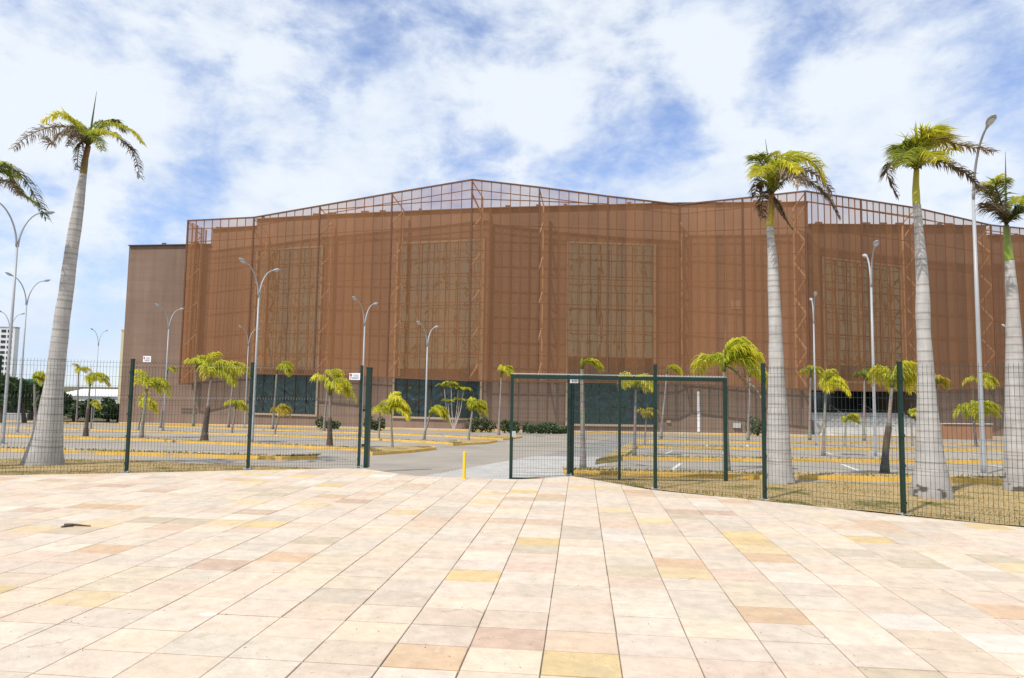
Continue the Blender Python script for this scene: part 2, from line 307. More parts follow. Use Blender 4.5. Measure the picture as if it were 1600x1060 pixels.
def trunk_mat():
    """royal palm trunk: pale grey with uneven leaf-scar rings"""
    m = bpy.data.materials.new('royal_palm_bark'); m.use_nodes = True; nt = m.node_tree; N = nt.nodes.new; L = nt.links.new
    p = nt.nodes['Principled BSDF']; p.inputs['Roughness'].default_value = 0.85; p.inputs['Specular IOR Level'].default_value = 0.2
    geo = N('ShaderNodeNewGeometry'); at = N('ShaderNodeAttribute'); at.attribute_name = 'tint'
    def nz(scl, det=8, sc=1.0):
        mp = N('ShaderNodeMapping'); mp.inputs['Scale'].default_value = scl; L(geo.outputs['Position'], mp.inputs[0])
        n = N('ShaderNodeTexNoise'); n.inputs['Scale'].default_value = sc; n.inputs['Detail'].default_value = det; n.inputs['Roughness'].default_value = 0.65; L(mp.outputs[0], n.inputs['Vector']); return n.outputs[0]
    a = nz((3, 3, 3)); b = nz((18, 18, 1.2)); c = nz((2, 2, 9))
    s = N('ShaderNodeMath'); s.operation = 'ADD'; L(a, s.inputs[0]); L(b, s.inputs[1]); s2 = N('ShaderNodeMath'); s2.operation = 'ADD'; L(s.outputs[0], s2.inputs[0]); L(c, s2.inputs[1])
    mr = N('ShaderNodeMapRange'); mr.inputs['From Min'].default_value = 1.0; mr.inputs['From Max'].default_value = 2.0; mr.inputs['To Min'].default_value = 0.70; mr.inputs['To Max'].default_value = 1.28; L(s2.outputs[0], mr.inputs['Value'])
    sc = N('ShaderNodeVectorMath'); sc.operation = 'SCALE'; L(at.outputs['Color'], sc.inputs[0]); L(mr.outputs[0], sc.inputs['Scale']); L(sc.outputs[0], p.inputs['Base Color'])
    bp = N('ShaderNodeBump'); bp.inputs['Strength'].default_value = 0.35; bp.inputs['Distance'].default_value = 0.03; L(s2.outputs[0], bp.inputs['Height']); L(bp.outputs[0], p.inputs['Normal'])
    return m
M['trunk'] = trunk_mat()

# ------------------------------------------------------------------ ground, parking, plaza
def strip_ground():
    b = MB(); ys = [-60, 0, Y0, YF, 400, 4500]; xs = [-4000, -300, 0, 300, 4000]
    vs = [(x, y, gz(y) - 0.03) for y in ys for x in xs]; n = len(xs)
    b.add(vs, [(j * n + i, j * n + i + 1, (j + 1) * n + i + 1, (j + 1) * n + i) for j in range(len(ys) - 1) for i in range(n - 1)])
    tag(b.build('ground', M['ground']), kind='structure')
    b = MB(); ys = [Y0 - 0.6, Y0, 20, 40, 70, YF - 3]; xs = [-110, -50, 0, 50, 110]
    vs = [(x, y, gz(y)) for y in ys for x in xs]; n = len(xs)
    b.add(vs, [(j * n + i, j * n + i + 1, (j + 1) * n + i + 1, (j + 1) * n + i) for j in range(len(ys) - 1) for i in range(n - 1)])
    tag(b.build('parking_lot', M['asphalt']), kind='structure')
strip_ground()

EDGE = [(-700, 747), (0, 745.5), (197, 744), (387, 741.5), (560, 740), (600, 744), (650, 749.5), (797, 754), (852, 752.5), (890, 750), (1024, 768.5), (1195, 785), (1412, 808.5), (1600, 827)]
EDGE = [G(*p) for p in EDGE]; EDGE.append(EDGE[-1] + (EDGE[-1] - EDGE[-2]) * 5); EDGE = [(p.x, p.y) for p in EDGE]
def yb(x):
    if x <= EDGE[0][0]: return EDGE[0][1]
    for (x0, y0), (x1, y1) in zip(EDGE, EDGE[1:]):
        if x0 <= x <= x1: return y0 + (y1 - y0) * (x - x0) / max(1e-6, x1 - x0)
    return EDGE[-1][1]

def plaza():
    b = MB(); xs = [-16 + 0.5 * i for i in range(65)]; poly_t = [(x, yb(x) + 0.03) for x in xs if yb(x) > -8]
    for (x0, y0), (x1, y1) in zip(poly_t, poly_t[1:]):
        b.add([(x0, -8, 0.012), (x1, -8, 0.012), (x1, y1, 0.012), (x0, y0, 0.012), (x1, y1, -0.3), (x0, y0, -0.3)], [(0, 1, 2, 3), (3, 2, 4, 5)])
    pz = b.build('plaza', M['joint']); tag(pz, kind='structure')
    W, H = 0.505, 0.40
    dv = ray(908, 617); ax = math.atan2(dv.x, dv.y); o = G(844, 1060); cs, sn = math.cos(-ax), math.sin(-ax)
    def wp(u, v): return o.x + u * cs - v * sn, o.y + u * sn + v * cs
    rnd = random.Random(21)
    base = [(0.60, 0.485, 0.365), (0.59, 0.48, 0.37), (0.615, 0.515, 0.40), (0.585, 0.465, 0.345), (0.575, 0.48, 0.375), (0.605, 0.495, 0.36), (0.60, 0.475, 0.36), (0.59, 0.50, 0.385)]
    odd = [(0.595, 0.44, 0.225), (0.56, 0.42, 0.30), (0.53, 0.44, 0.335), (0.55, 0.385, 0.245), (0.64, 0.56, 0.46), (0.50, 0.41, 0.29), (0.60, 0.46, 0.275), (0.50, 0.365, 0.265), (0.575, 0.44, 0.33), (0.545, 0.46, 0.36)]
    near, far = [], []
    for i in range(-36, 40):
        for j in range(-8, 42):
            u0, u1, v0, v1 = i * W + 0.0033, (i + 1) * W - 0.0033, j * H + 0.0055, (j + 1) * H - 0.0055
            jit = 0.012 * math.sin(i * 12.9898) + 0.003 * math.sin(j * 7.7 + i * 3.1) ; v0 += jit; v1 += jit
            q = [wp(u0, v0), wp(u1, v0), wp(u1, v1), wp(u0, v1)]
            if all(y > yb(x) for x, y in q): continue
            if max(p[1] for p in q) < -4: continue
            clipped = any(y > yb(x) for x, y in q)
            k = rnd.random(); col = rnd.choice(base) if k < 0.78 else rnd.choice(odd)
            s = rnd.uniform(0.93, 1.06); col = (col[0] * s, col[1] * s * 1.005, col[2] * s * 1.035); dz = rnd.uniform(-0.0015, 0.0015)
            c = wp((u0 + u1) / 2, (v0 + v1) / 2); pr = proj((c[0], c[1], 0)) if c[1] > 0.5 else None
            vis = pr is not None and -20 < pr[0] < 1620 and pr[1] < 1085
            rec = (math.hypot(*c), q, col, dz, c, clipped)
            (near if vis and not clipped else far).append(rec)
    near.sort(key=lambda r: r[0]); far += near[300:]; near = near[:300]
    def tile_mesh(q, col, zt, b):
        n = 4; e = 0.004; cx = sum(p[0] for p in q) / 4; cy = sum(p[1] for p in q) / 4
        top = []
        for x, y in q:
            dx, dy = cx - x, cy - y; l = math.hypot(dx, dy) or 1; top.append((x + dx / l * e, y + dy / l * e, zt))
        mid = [(x, y, zt - 0.003) for x, y in q]; bot = [(x, y, 0.008) for x, y in q]
        fs = [(0, 1, 2, 3)] + [(i + 4, (i + 1) % 4 + 4, (i + 1) % 4, i) for i in range(4)] + [(i + 8, (i + 1) % 4 + 8, (i + 1) % 4 + 4, i + 4) for i in range(4)]
        b.add(top + mid + bot, fs, col)
    cache = {}
    for r in near:                       # nearest tiles: each its own slab, alike slabs share a mesh
        key = tuple(round(c, 2) for c in r[2])
        if key not in cache:
            hw, hh = W / 2 - 0.0033, H / 2 - 0.0055; b = MB(); tile_mesh([(-hw, -hh), (hw, -hh), (hw, hh), (-hw, hh)], key, 0.022, b); cache[key] = b.mesh('paving_slab', M['tile'])
        inst('paving_slab', cache[key], pz, (r[4][0], r[4][1], r[3]), -ax + rnd.uniform(-.003, .003), (rnd.uniform(.988, 1.004), rnd.uniform(.982, 1.004), 1))
    b = MB()
    for r in far:
        q = [(x, min(y, yb(x))) for x, y in r[1]]; tile_mesh(q, r[2], 0.022 + r[3], b)
    b.build('paving_slab_field', M['tile'], pz, kind='stuff')
    return pz
PLAZA = plaza()

def cracks():
    b = MB(); rnd = random.Random(17)
    for ln in ([(20, 1005), (60, 988), (100, 978), (135, 982)], [(40, 1018), (95, 1010), (120, 1000)], [(690, 962), (735, 955), (760, 966)], [(1010, 910), (1060, 915), (1090, 905)], [(1240, 985), (1275, 1000), (1300, 1003)], [(540, 900), (575, 893), (600, 897)]):
        q = [G(*p) for p in ln]; pts = []
        for a, c in zip(q, q[1:]):
            for k in range(7): p = a.lerp(c, k / 7); pts.append(Vector((p.x + rnd.uniform(-.008, .008), p.y + rnd.uniform(-.012, .012), .0262)))
        for a, c in zip(pts, pts[1:]):
            d = (c - a); n = Vector((-d.y, d.x, 0)).normalized() * rnd.uniform(.0008, .0018); b.add([a - n, c - n, c + n, a + n], [(0, 1, 2, 3)])
    b.build('crack', M['joint'], PLAZA, kind='stuff')
    b = MB(); c = G(325, 965); pts = [(c.x + rnd.uniform(.7, 1.1) * .075 * math.cos(t), c.y + rnd.uniform(.6, 1.1) * .045 * math.sin(t)) for t in [i * 6.283 / 9 for i in range(9)]]
    b.prism(pts, .012, .0262, (.70, .66, .58)); b.build('mortar_patch', M['tile'], PLAZA)
cracks()

# dry lawn strip between fence and road, with grass blades
LAWN_L = [(-400, 716), (0, 718), (200, 720), (320, 727), (450, 732), (566, 737)]
LAWN_R = [(892, 742), (960, 744.5), (1100, 748), (1190, 752), (1250, 755), (1400, 757), (1600, 759), (1900, 760)]
def lawn():
    polys = []
    for name, line in (('lawn', LAWN_L), ('lawn', LAWN_R)):
        pts = [G(*p) for p in line]; b = MB(); 
        top = []
        for p, q in zip(pts, pts[1:]):
            n = max(1, int((q - p).length / 0.4))
            top += [p.lerp(q, k / n) for k in range(n)]
        top.append(pts[-1]); prev = None
        for p in top:
            y0 = yb(p.x) + 0.02; cur = []
            for k in range(5):
                y = y0 + (p.y - y0) * k / 4; h = 0.0 if k in (4,) else 0.012 + 0.02 * mnoise.noise((p.x * 1.3, y * 1.3, 0))
                cur.append((p.x, y, gz(y) + 0.02 + h))
            if prev:
                for k in range(4): b.add([prev[k], cur[k], cur[k + 1], prev[k + 1]], [(0, 1, 2, 3)])
            prev = cur
        tag(b.build(name, M['drygrass']), kind='structure')
        polys.append((top[0].x, top[-1].x, top))
    rnd = random.Random(5); b = MB()
    def topy(top, x):
        for p, q in zip(top, top[1:]):
            if p.x <= x <= q.x: return p.y + (q.y - p.y) * (x - p.x) / max(1e-6, q.x - p.x)
        return None
    straw = [(0.44, 0.32, 0.14), (0.38, 0.27, 0.11), (0.34, 0.25, 0.12), (0.42, 0.32, 0.17)]; green = [(0.10, 0.13, 0.025), (0.16, 0.16, 0.04), (0.08, 0.10, 0.02)]
    for x0, x1, top in polys:
        lo, hi = max(x0, -13), min(x1, 11)
        for _ in range(17000):
            x = rnd.uniform(lo, hi); t = topy(top, x)
            if t is None: continue
            y0 = yb(x) + 0.01
            if t - y0 < 0.03: continue
            y = y0 + (t - y0) * rnd.random(); d = y - y0
            edge = d < 0.22; patch = mnoise.noise((x * 0.9, y * 1.2, 4.0)) > 0.18
            if edge and mnoise.noise((x * 1.7, 0, 9.0)) < -0.15: edge = False
            g = (rnd.random() < (0.75 if edge else 0.55 if patch else 0.07))
            h = rnd.uniform(0.02, 0.05) * (1.7 if edge else 1.0); w = 0.006 if not edge else 0.008
            a = rnd.uniform(0, 6.28); dx, dy = math.cos(a), math.sin(a); z = gz(y) + 0.018
            l = rnd.uniform(0.2, 0.9) * h
            b.add([(x - dx * w, y - dy * w, z), (x + dx * w, y + dy * w, z), (x - dy * l + 0.3 * h, y + dx * l, z + h)], [(0, 1, 2)], rnd.choice(green if g else straw))
    tag(b.build('grass', M['blade']), 'sparse dry grass blades with greener tufts along the foot of the fence', 'grass', kind='stuff')
lawn()

def paver_path():
    """light interlocking blocks from the gate towards the building"""
    edgeL = [G(*p) for p in ((640, 750.5), (884, 705), (975, 679))]; edgeR = [G(*p) for p in ((893, 747), (975, 710), (1010, 679.5))]
    b = MB(); rnd = random.Random(3)
    def xat(e, y):
        for p, q in zip(e, e[1:]):
            if p.y <= y <= q.y: return p.x + (q.x - p.x) * (y - p.y) / (q.y - p.y)
        return e[0].x if y < e[0].y else e[-1].x
    y0, y1 = 13.0, min(edgeL[-1].y, edgeR[-1].y); n = 14; base = []
    for k in range(n + 1):
        y = y0 + (y1 - y0) * k / n; base.append(((xat(edgeL, y), y, gz(y) + 0.004), (xat(edgeR, y), y, gz(y) + 0.004)))
    bb = MB()
    for p, q in zip(base, base[1:]): bb.add([p[0], p[1], q[1], q[0]], [(0, 1, 2, 3)], (0.62, 0.62, 0.62))
    ph = bb.build('path', M['paver']); tag(ph, kind='structure')
    y = 12.9; row = 0
    while y < 24:
        a, c = xat(edgeL, y), xat(edgeR, y); x = a - (0.12 if row % 2 else 0)
        while x < c:
            if y > yb(x) + 0.04:
                s = rnd.uniform(0.88, 1.1); z = gz(y + 0.05) + 0.012 + rnd.uniform(-.001, .001)
                b.add([(x + .005, y + .005, z), (x + .215, y + .005, z), (x + .215, y + .103, z), (x + .005, y + .103, z), (x + .005, y + .005, z - .01), (x + .215, y + .005, z - .01)], [(0, 1, 2, 3), (4, 5, 1, 0)], (s, s, s * rnd.uniform(0.98, 1.03)))
            x += 0.22
        y += 0.11; row += 1
    b.build('paver_block_field', M['paver'], ph, kind='stuff')
paver_path()

# kerbed islands of the parking rows
def kerb_island(front, depth, cap=None, old=False, outline=False):
    """front: photo points of the kerb's foot from left to right; depth: strip width in metres; cap: photo points that end the island"""
    f = [G(*p) for p in front]
    d = (f[-1] - f[0]); n = Vector((-d.y, d.x, 0)).normalized()
    back = [p + n * depth for p in reversed(f[:-1] if cap else f)]
    poly = f + ([G(*p) for p in cap] if cap else []) + back
    if outline: poly = f; n = (f[2] - f[1]).normalized(); f = [f[0], f[1]]
    H = 0.10; kw = 0.10; b = MB(); k = len(poly); cen = Vector((sum(p.x for p in poly) / k, sum(p.y for p in poly) / k, 0))
    inner = []
    for i, p in enumerate(poly):
        a, c = poly[i - 1], poly[(i + 1) % k]; e1 = Vector((p.x - a.x, p.y - a.y, 0)); e2 = Vector((c.x - p.x, c.y - p.y, 0))
        e1 = e1.normalized() if e1.length > 1e-4 else e2.normalized(); e2 = e2.normalized() if e2.length > 1e-4 else e1
        n1 = Vector((-e1.y, e1.x, 0)); n2 = Vector((-e2.y, e2.x, 0)); nn = (n1 + n2); nn = nn.normalized() if nn.length > 0.2 else n1
        inner.append(Vector((p.x, p.y, 0)) + nn * kw)
    out_b = [(p.x, p.y, gz(p.y) - 0.05) for p in poly]; out_t = [(p.x + (q.x - p.x) * .12, p.y + (q.y - p.y) * .12, gz(p.y) + H) for p, q in zip(poly, inner)]
    in_t = [(p.x, p.y, gz(p.y) + H) for p in inner]; in_b = [(p.x, p.y, gz(p.y) + H - 0.06) for p in inner]
    b.add(out_b + out_t + in_t + in_b, [(r * k + i, r * k + (i + 1) % k, (r + 1) * k + (i + 1) % k, (r + 1) * k + i) for r in range(3) for i in range(k)])
    o = b.build('kerb_island', M['kerb_old' if old else 'kerb'], loc=(f[0].x, f[0].y, gz(f[0].y))); tag(o, kind='structure')
    b = MB(); b.add([(x, y, z + 0.055) for x, y, z in in_b], [tuple(range(k))]); b.build('island_grass', M['drygrass'], o)
    # tufts
    rnd = random.Random(int(f[0].y * 100)); b = MB()
    for _ in range(900):
        t = rnd.random(); i = min(int(t * (len(f) - 1)), len(f) - 2); p = f[i].lerp(f[i + 1], rnd.random()) + n * rnd.uniform(kw, max(kw + .05, depth - kw))
        h = rnd.uniform(0.03, 0.08); z = gz(p.y) + H - 0.01; a = rnd.uniform(0, 6.3); w = 0.02
        col = rnd.choice([(0.30, 0.22, 0.08), (0.20, 0.19, 0.05), (0.11, 0.14, 0.03), (0.33, 0.25, 0.12)])
        b.add([(p.x - w * math.cos(a), p.y - w * math.sin(a), z), (p.x + w * math.cos(a), p.y + w * math.sin(a), z), (p.x + rnd.uniform(-.04, .06), p.y, z + h)], [(0, 1, 2)], col)
    b.build('grass_tuft', M['blade'], o, kind='stuff')
    return o
kerb_island([(-420, 701), (0, 706), (200, 712), (440, 719.5), (492, 718)], 0.9, [(496, 715)])
kerb_island([(-300, 676), (0, 682.5), (200, 688.5), (400, 697.5), (560, 705), (582, 712)], 0.9, [(640, 708), (682, 703), (672, 699.5), (600, 702)])
kerb_island([(-250, 662), (0, 668.5), (200, 675), (400, 681), (562, 687), (700, 694.5), (708, 697)], 1.0, [(760, 694), (777, 691), (765, 689), (715, 690)])
kerb_island([(-200, 654), (0, 658), (200, 664.5), (400, 672.5), (562, 677.5), (700, 683), (786, 688)], 1.1, [(800, 687), (816, 684), (806, 682)])
kerb_island([(881, 742), (1000, 745), (1190, 749.5), (1243, 750), (1570, 756), (1900, 762)], 1.0)
kerb_island([(973, 719), (1190, 722), (1236, 722), (1573, 725), (1900, 728)], 1.0)
kerb_island([(930, 727), (970, 720.5), (1000, 697), (988, 694)], 1.5, old=True, outline=True)
kerb_island([(993, 700), (1190, 703), (1573, 705.5), (1900, 708)], 1.1)
kerb_island([(1005, 690), (1190, 693), (1573, 695.5), (1900, 698)], 1.1)

def bay_lines():
    rows = [((-300, 690), (560, 706), 9, -1), ((-250, 670), (700, 692), 10, -1), ((-200, 660), (690, 682), 9, -1), ((-300, 707), (430, 720), 7, 1),
            ((1000, 723), (1700, 727), 8, -1), ((1010, 704), (1700, 707), 9, -1), ((1010, 748), (1700, 754), 7, 1), ((1010, 695), (1700, 697), 8, -1)]
    b = MB(); v = Vector((-0.36, -1.1, 0)).normalized()
    def q(a, c, w):
        d = (c - a); n = Vector((-d.y, d.x, 0)).normalized() * w / 2
        b.add([(p.x, p.y, gz(p.y) + 0.005) for p in (a - n, a + n, c + n, c - n)], [(3, 2, 1, 0)])
    for a, c, n, s in rows:
        A, B = G(*a), G(*c); L_ = (B - A).length; k = int(L_ / 2.6)
        for i in range(k):
            p = A.lerp(B, (i + 0.5) / k) + v * 0.4; e = p + v * 3.4
            if e.y > 14.6: q(p, e, 0.11)
    tag(b.build('bay_marking', M['whitepaint']), kind='structure')
bay_lines()

# ------------------------------------------------------------------ the exhibition building
def line_hit(px, py, a, c):
    """where the sight ray meets the vertical plane through plan points a, c"""
    d = ray(px, py); e = (c[0] - a[0], c[1] - a[1]); den = d.x * e[1] - d.y * e[0]; t = (a[0] * e[1] - a[1] * e[0]) / den
    return O + d * t
POSTS = [(294, 345, 88, 601), (397, 340, 85, 584), (500, 322, 82, 586), (613, 302, 79, 590), (738, 281, 76, 595), (843, 293, 76.5, 597), (950, 307, 77.2, 598), (1062, 320, 78, 600),
         (1160, 310, 76.4, 605), (1258, 299, 74.9, 609), (1345, 312, 78, 611), (1430, 325, 81.3, 611), (1548, 352, 86.8, 607), (1665, 364, 92, 604)]
WALLS = [(202, 385, 383, 331, 90.9, 89.9), (331, 360, 355, 401, 89.9, 87.5), (401, 344, 338, 505, 87.5, 84.5), (505, 337.5, 327, 760, 84.5, 78.5), (760, 327, 319, 1060, 78.5, 80.1), (1060, 319, 318, 1262, 80.1, 77.5), (1262, 352, 354, 1541, 77.5, 88.9), (1541, 369, 370, 1668, 88.9, 93.9)]
def building():
    T = thing('exhibition_hall', (3, 80, gz(80)), 'huge brown exhibition hall behind a see-through rust coloured screen with jagged skyline', 'building')
    segs = []; backY = 125
    px0 = None
    P = []
    for i, (xa, ta, tb, xb, da, db) in enumerate(WALLS):
        a, b_ = AT(xa, ta, da), AT(xb, tb, db); segs.append((a, b_))
    # make consecutive segments meet in plan
    for i in range(1, len(segs)):
        segs[i] = (Vector((segs[i - 1][1].x, segs[i - 1][1].y, segs[i][0].z)), segs[i][1])
    for i, (a, b_) in enumerate(segs):
        lo = -5.0
        if i == 6: lo = 1.75 + 0.9
        m_ = MB(); m_.prism([(a.x, a.y), (b_.x, b_.y), (b_.x * backY / b_.y, backY), (a.x * backY / a.y, backY)], lo, [a.z, b_.z, b_.z, a.z]); w = m_.build('wall', M['wall'], T)
        m_ = MB(); d = (b_ - a).normalized(); up = Vector((0, 0, 0.07)); off = Vector((0, -0.06, 0))
        m_.bar(a + up + off, b_ + up + off, 0.5, 0.10); m_.build('coping', M['roof'], w)
        m_ = MB(); rnd = random.Random(i)
        for k in range(int((b_ - a).length / 4)):
            p = a.lerp(b_, rnd.uniform(0.05, 0.95)); m_.box((p.x, p.y - 0.1, p.z + 0.24), rnd.uniform(.15, .5), 0.12, 0.1)
        if m_.v: m_.build('roof_fixing', M['roof'], w)
    # windows
    def window(seg, x0, x1, y0, y1, nc, nr, name='window'):
        a, c = segs[seg]; e = Vector((c.x - a.x, c.y - a.y, 0)).normalized(); n = Vector((e.y, -e.x, 0)); 
        if n.y > 0: n = -n
        tl, br = line_hit(x0, y0, a, c), line_hit(x1, y1, a, c); zt, zb = tl.z, br.z
        A = Vector((tl.x, tl.y, 0)); Wd = (Vector((br.x, br.y, 0)) - A).length
        fr = MB(); fw = 0.24
        def pt(u, z, o): return A + e * u + n * o + Vector((0, 0, z))
        fr.bar(pt(-fw / 2, zb - fw, .12), pt(-fw / 2, zt + fw, .12), fw, .24, up=n); fr.bar(pt(Wd + fw / 2, zb - fw, .12), pt(Wd + fw / 2, zt + fw, .12), fw, .24, up=n)
        fr.bar(pt(0, zb - fw / 2, .12), pt(Wd, zb - fw / 2, .12), .23, fw, up=(0, 0, 1)); fr.bar(pt(0, zt + fw / 2, .12), pt(Wd, zt + fw / 2, .12), .23, fw, up=(0, 0, 1))
        f = fr.build(name, M['frame'], T)
        cw, rh = Wd / nc, (zt - zb) / nr; rnd = random.Random(seg); mu = MB()
        for i in range(1, nc): mu.bar(pt(cw * i, zb, .06), pt(cw * i, zt, .06), .07, .08, up=n)
        for j in range(1, nr): mu.bar(pt(0, zb + rh * j, .055), pt(Wd, zb + rh * j, .055), .07, .07)
        mu.build('mullion_grid', M['frame_dark'], f)
        for i in range(nc):
            for j in range(nr):
                ta, tb = rnd.uniform(-.12, .12), rnd.uniform(-.12, .12); b = MB()
                b.add([pt(cw * i + .03, zb + rh * j + .03, .03 + .00), pt(cw * (i + 1) - .03, zb + rh * j + .03, .03 + max(0, ta * cw * .2)), pt(cw * (i + 1) - .03, zb + rh * (j + 1) - .03, .03 + max(0, (ta + tb) * .2)), pt(cw * i + .03, zb + rh * (j + 1) - .03, .03 + max(0, tb * .2))], [(0, 1, 2, 3)])
                b.build('pane', M['glass'] if zb + rh * (j + .5) > 5.2 else M['dimglass'], f)
        return f
    window(2, 405, 494, 393, 648, 6, 11); window(3, 624, 750, 383, 654, 7, 11); window(4, 889, 1021, 381, 664, 8, 11); window(6, 1286, 1411, 405, 598, 7, 8)
    # entrance under the right part: recess, doors, stairs, side wall, planter
    a, c = segs[6]; e = Vector((c.x - a.x, c.y - a.y, 0)).normalized(); n = Vector((e.y, -e.x, 0)); n = n if n.y < 0 else -n
    Wd = (Vector((c.x, c.y)) - Vector((a.x, a.y))).length
    A0 = Vector((a.x, a.y, 0)); g0 = gz(80)
    rx = line_hit(1440, 640, a, c); ru = (Vector((rx.x, rx.y, 0)) - A0).length
    def pt(u, z, o): return A0 + e * u + n * o + Vector((0, 0, z))
    b = MB(); q = [pt(ru, 0, 0), pt(Wd, 0, 0), pt(Wd, 0, -9), pt(ru, 0, -9)]; b.prism([(p.x, p.y) for p in q], -5, 2.63); b.build('wall', M['wall'], T)
    b = MB(); q = [pt(.02, 0, -7), pt(ru - .02, 0, -7), pt(ru - .02, 0, -8), pt(.02, 0, -8)]; b.prism([(p.x, p.y) for p in q], -5, 2.63); en = b.build('entrance_wall', M['dark'], T)
    k = 6
    for i in range(k):
        b = MB(); u0, u1 = .3 + (ru - .6) / k * i, .3 + (ru - .6) / k * (i + 1) - .12; b.add([pt(u0, .0, -6.9), pt(u1, .0, -6.9), pt(u1, 2.5, -6.9), pt(u0, 2.5, -6.9)], [(0, 1, 2, 3)]); b.build('door_pane', M['darkglass'], en)
    ns = 12; zt = 0.0; zb = gz(78) - .05; tr = 0.42
    for i in range(ns):
        b = MB(); z1 = zb + (zt - zb) * (i + 1) / ns; o0 = 2.6 - i * tr; q = [pt(0.9, 0, o0), pt(ru - .3, 0, o0), pt(ru - .3, 0, o0 - tr - (4.5 if i == ns - 1 else 0)), pt(0.9, 0, o0 - tr - (4.5 if i == ns - 1 else 0))]
        s_ = 1.0; b.prism([(p.x, p.y) for p in q], zb - 0.3, z1); b.build('stair_step', M['concrete'], T)
    for u in (ru * 0.62, ru * 0.30):
        b = MB(); b.tube([pt(u, zb + .95, 2.5), pt(u, zt + .95, -2.4), pt(u, zt + .95, -3.2)], .035, 6)
        for i in range(5):
            t = i / 4; z0 = zb + (zt - zb) * t; b.tube([pt(u, z0, 2.5 - 4.9 * t), pt(u, z0 + .95, 2.5 - 4.9 * t)], .03, 6)
        b.build('handrail', M['galv'], T)
    b = MB(); pl = [AT(1474, 682, 73), AT(1551, 683, 74)]; e2 = (pl[1] - pl[0]).normalized(); n2 = Vector((-e2.y, e2.x, 0)); z0 = gz(73.5)
    b.prism([(p.x, p.y) for p in (pl[0], pl[1], pl[1] + n2 * 2.4, pl[0] + n2 * 2.4)], z0 - .6, z0 + 1.6); b.build('planter_wall', M['terracotta'], T)
    b = MB(); b.bar(Vector((pl[0].x, pl[0].y, z0 + 1.64)) + n2 * .1, Vector((pl[1].x, pl[1].y, z0 + 1.64)) + n2 * .1, .45, .07); b.build('planter_coping', M['concrete'], T)
    # ---- the screen
    pts = [AT(x, t, d) for x, t, d, bt in POSTS]; bot = [AT(x, bt, d).z for x, t, d, bt in POSTS]
    b = MB()
    for (p, zb_), (q, zb2) in zip(zip(pts, bot), zip(pts[1:], bot[1:])):
        b.bar(p, q, .16, .16); b.bar((p.x, p.y, zb_), (q.x, q.y, zb2), .14, .14)
    for p, zb_ in zip(pts, bot): b.bar((p.x, p.y, zb_ - .07), (p.x, p.y, p.z + .08), .18, .18, up=(0, 1, 0))
    sc = b.build('facade_screen', M['steel'], T)
    ncol = [8, 8, 8, 8, 7, 7, 8, 7, 7, 9, 9, 8, 8]
    zr = [3.0 + 2.95 * k for k in range(9)]
    inner = [p + Vector((1.15 if p.x < -3 else 1.0 if p.x < 0 else .55 if p.x < 20 else -.75, 1.55, 0)) for p in pts]
    for i in range(len(pts) - 1):
        p, q, b0, b1, n = pts[i], pts[i + 1], bot[i], bot[i + 1], ncol[i]
        for k in range(n):
            t0, t1 = k / n, (k + 1) / n; a, c = p.lerp(q, t0), p.lerp(q, t1); za, zc = b0 + (b1 - b0) * t0, b0 + (b1 - b0) * t1
            m_ = MB(); m_.add([(a.x, a.y, za), (c.x, c.y, zc), (c.x, c.y, c.z), (a.x, a.y, a.z)], [(0, 1, 2, 3)]); m_.build('mesh_panel', M['screen'], sc)
            if k: m_ = MB(); m_.bar((a.x, a.y + .06, za), (a.x, a.y + .06, a.z), .085, .085, up=(0, 1, 0)); m_.build('mullion', M['steel'], sc)
        for z in zr:
            if z <= max(b0, b1) + .4: continue
            if z < min(p.z, q.z) - .3: m_ = MB(); m_.bar((p.x, p.y + .14, z), (q.x, q.y + .14, z), .09, .09); m_.build('rail', M['steel'], sc)
        off = Vector((0, .14, -1.1)); m_ = MB(); m_.bar(p + off, q + off, .08, .08); m_.build('rail', M['steel'], sc)
    # lattice trusses behind the posts
    for i in (0, 1, 2, 3, 4, 5, 7, 9, 11, 12):
        p = pts[i]; w = inner[i]; zlo = bot[i] + (.2 if i != 4 else -.0); ztop = p.z - 1.6
        m_ = MB(); m_.bar((w.x, w.y, zlo), (w.x, w.y, ztop), .17, .17, up=(0, 1, 0)); ch = m_.build('truss_chord', M['chord'], sc)
        k = max(2, int((ztop - zlo) / 2.0)); m_ = None
        for j in range(k):
            z0, z1 = zlo + (ztop - zlo) * j / k, zlo + (ztop - zlo) * (j + 1) / k
            u, v = (p, w) if j % 2 == 0 else (w, p)
            m_ = MB(); m_.bar((u.x, u.y + .1, z0), (v.x, v.y + .1, z1), .14, .14); m_.build('brace', M['chord'], sc)
        m_ = MB(); m_.bar((w.x, w.y, ztop), (p.x, p.y, p.z - .2), .09, .09); m_.build('brace', M['chord'], sc)
    # left return of the screen, back to the wall
    p = pts[0]; q = Vector((p.x + 0.9, p.y + 3.4, p.z - .4)); zb_ = bot[0]; n = 4
    for k in range(n):
        a, c = p.lerp(q, k / n), p.lerp(q, (k + 1) / n)
        m_ = MB(); m_.add([(a.x, a.y, zb_), (c.x, c.y, zb_), (c.x, c.y, c.z), (a.x, a.y, a.z)], [(0, 1, 2, 3)]); m_.build('mesh_panel', M['screen'], sc)
        m_ = MB(); m_.bar((c.x, c.y, zb_), (c.x, c.y, c.z), .12, .12, up=(0, 1, 0)); m_.build('mullion', M['steel'], sc)
    # small wall fittings seen in the photograph
    a, c = segs[5]
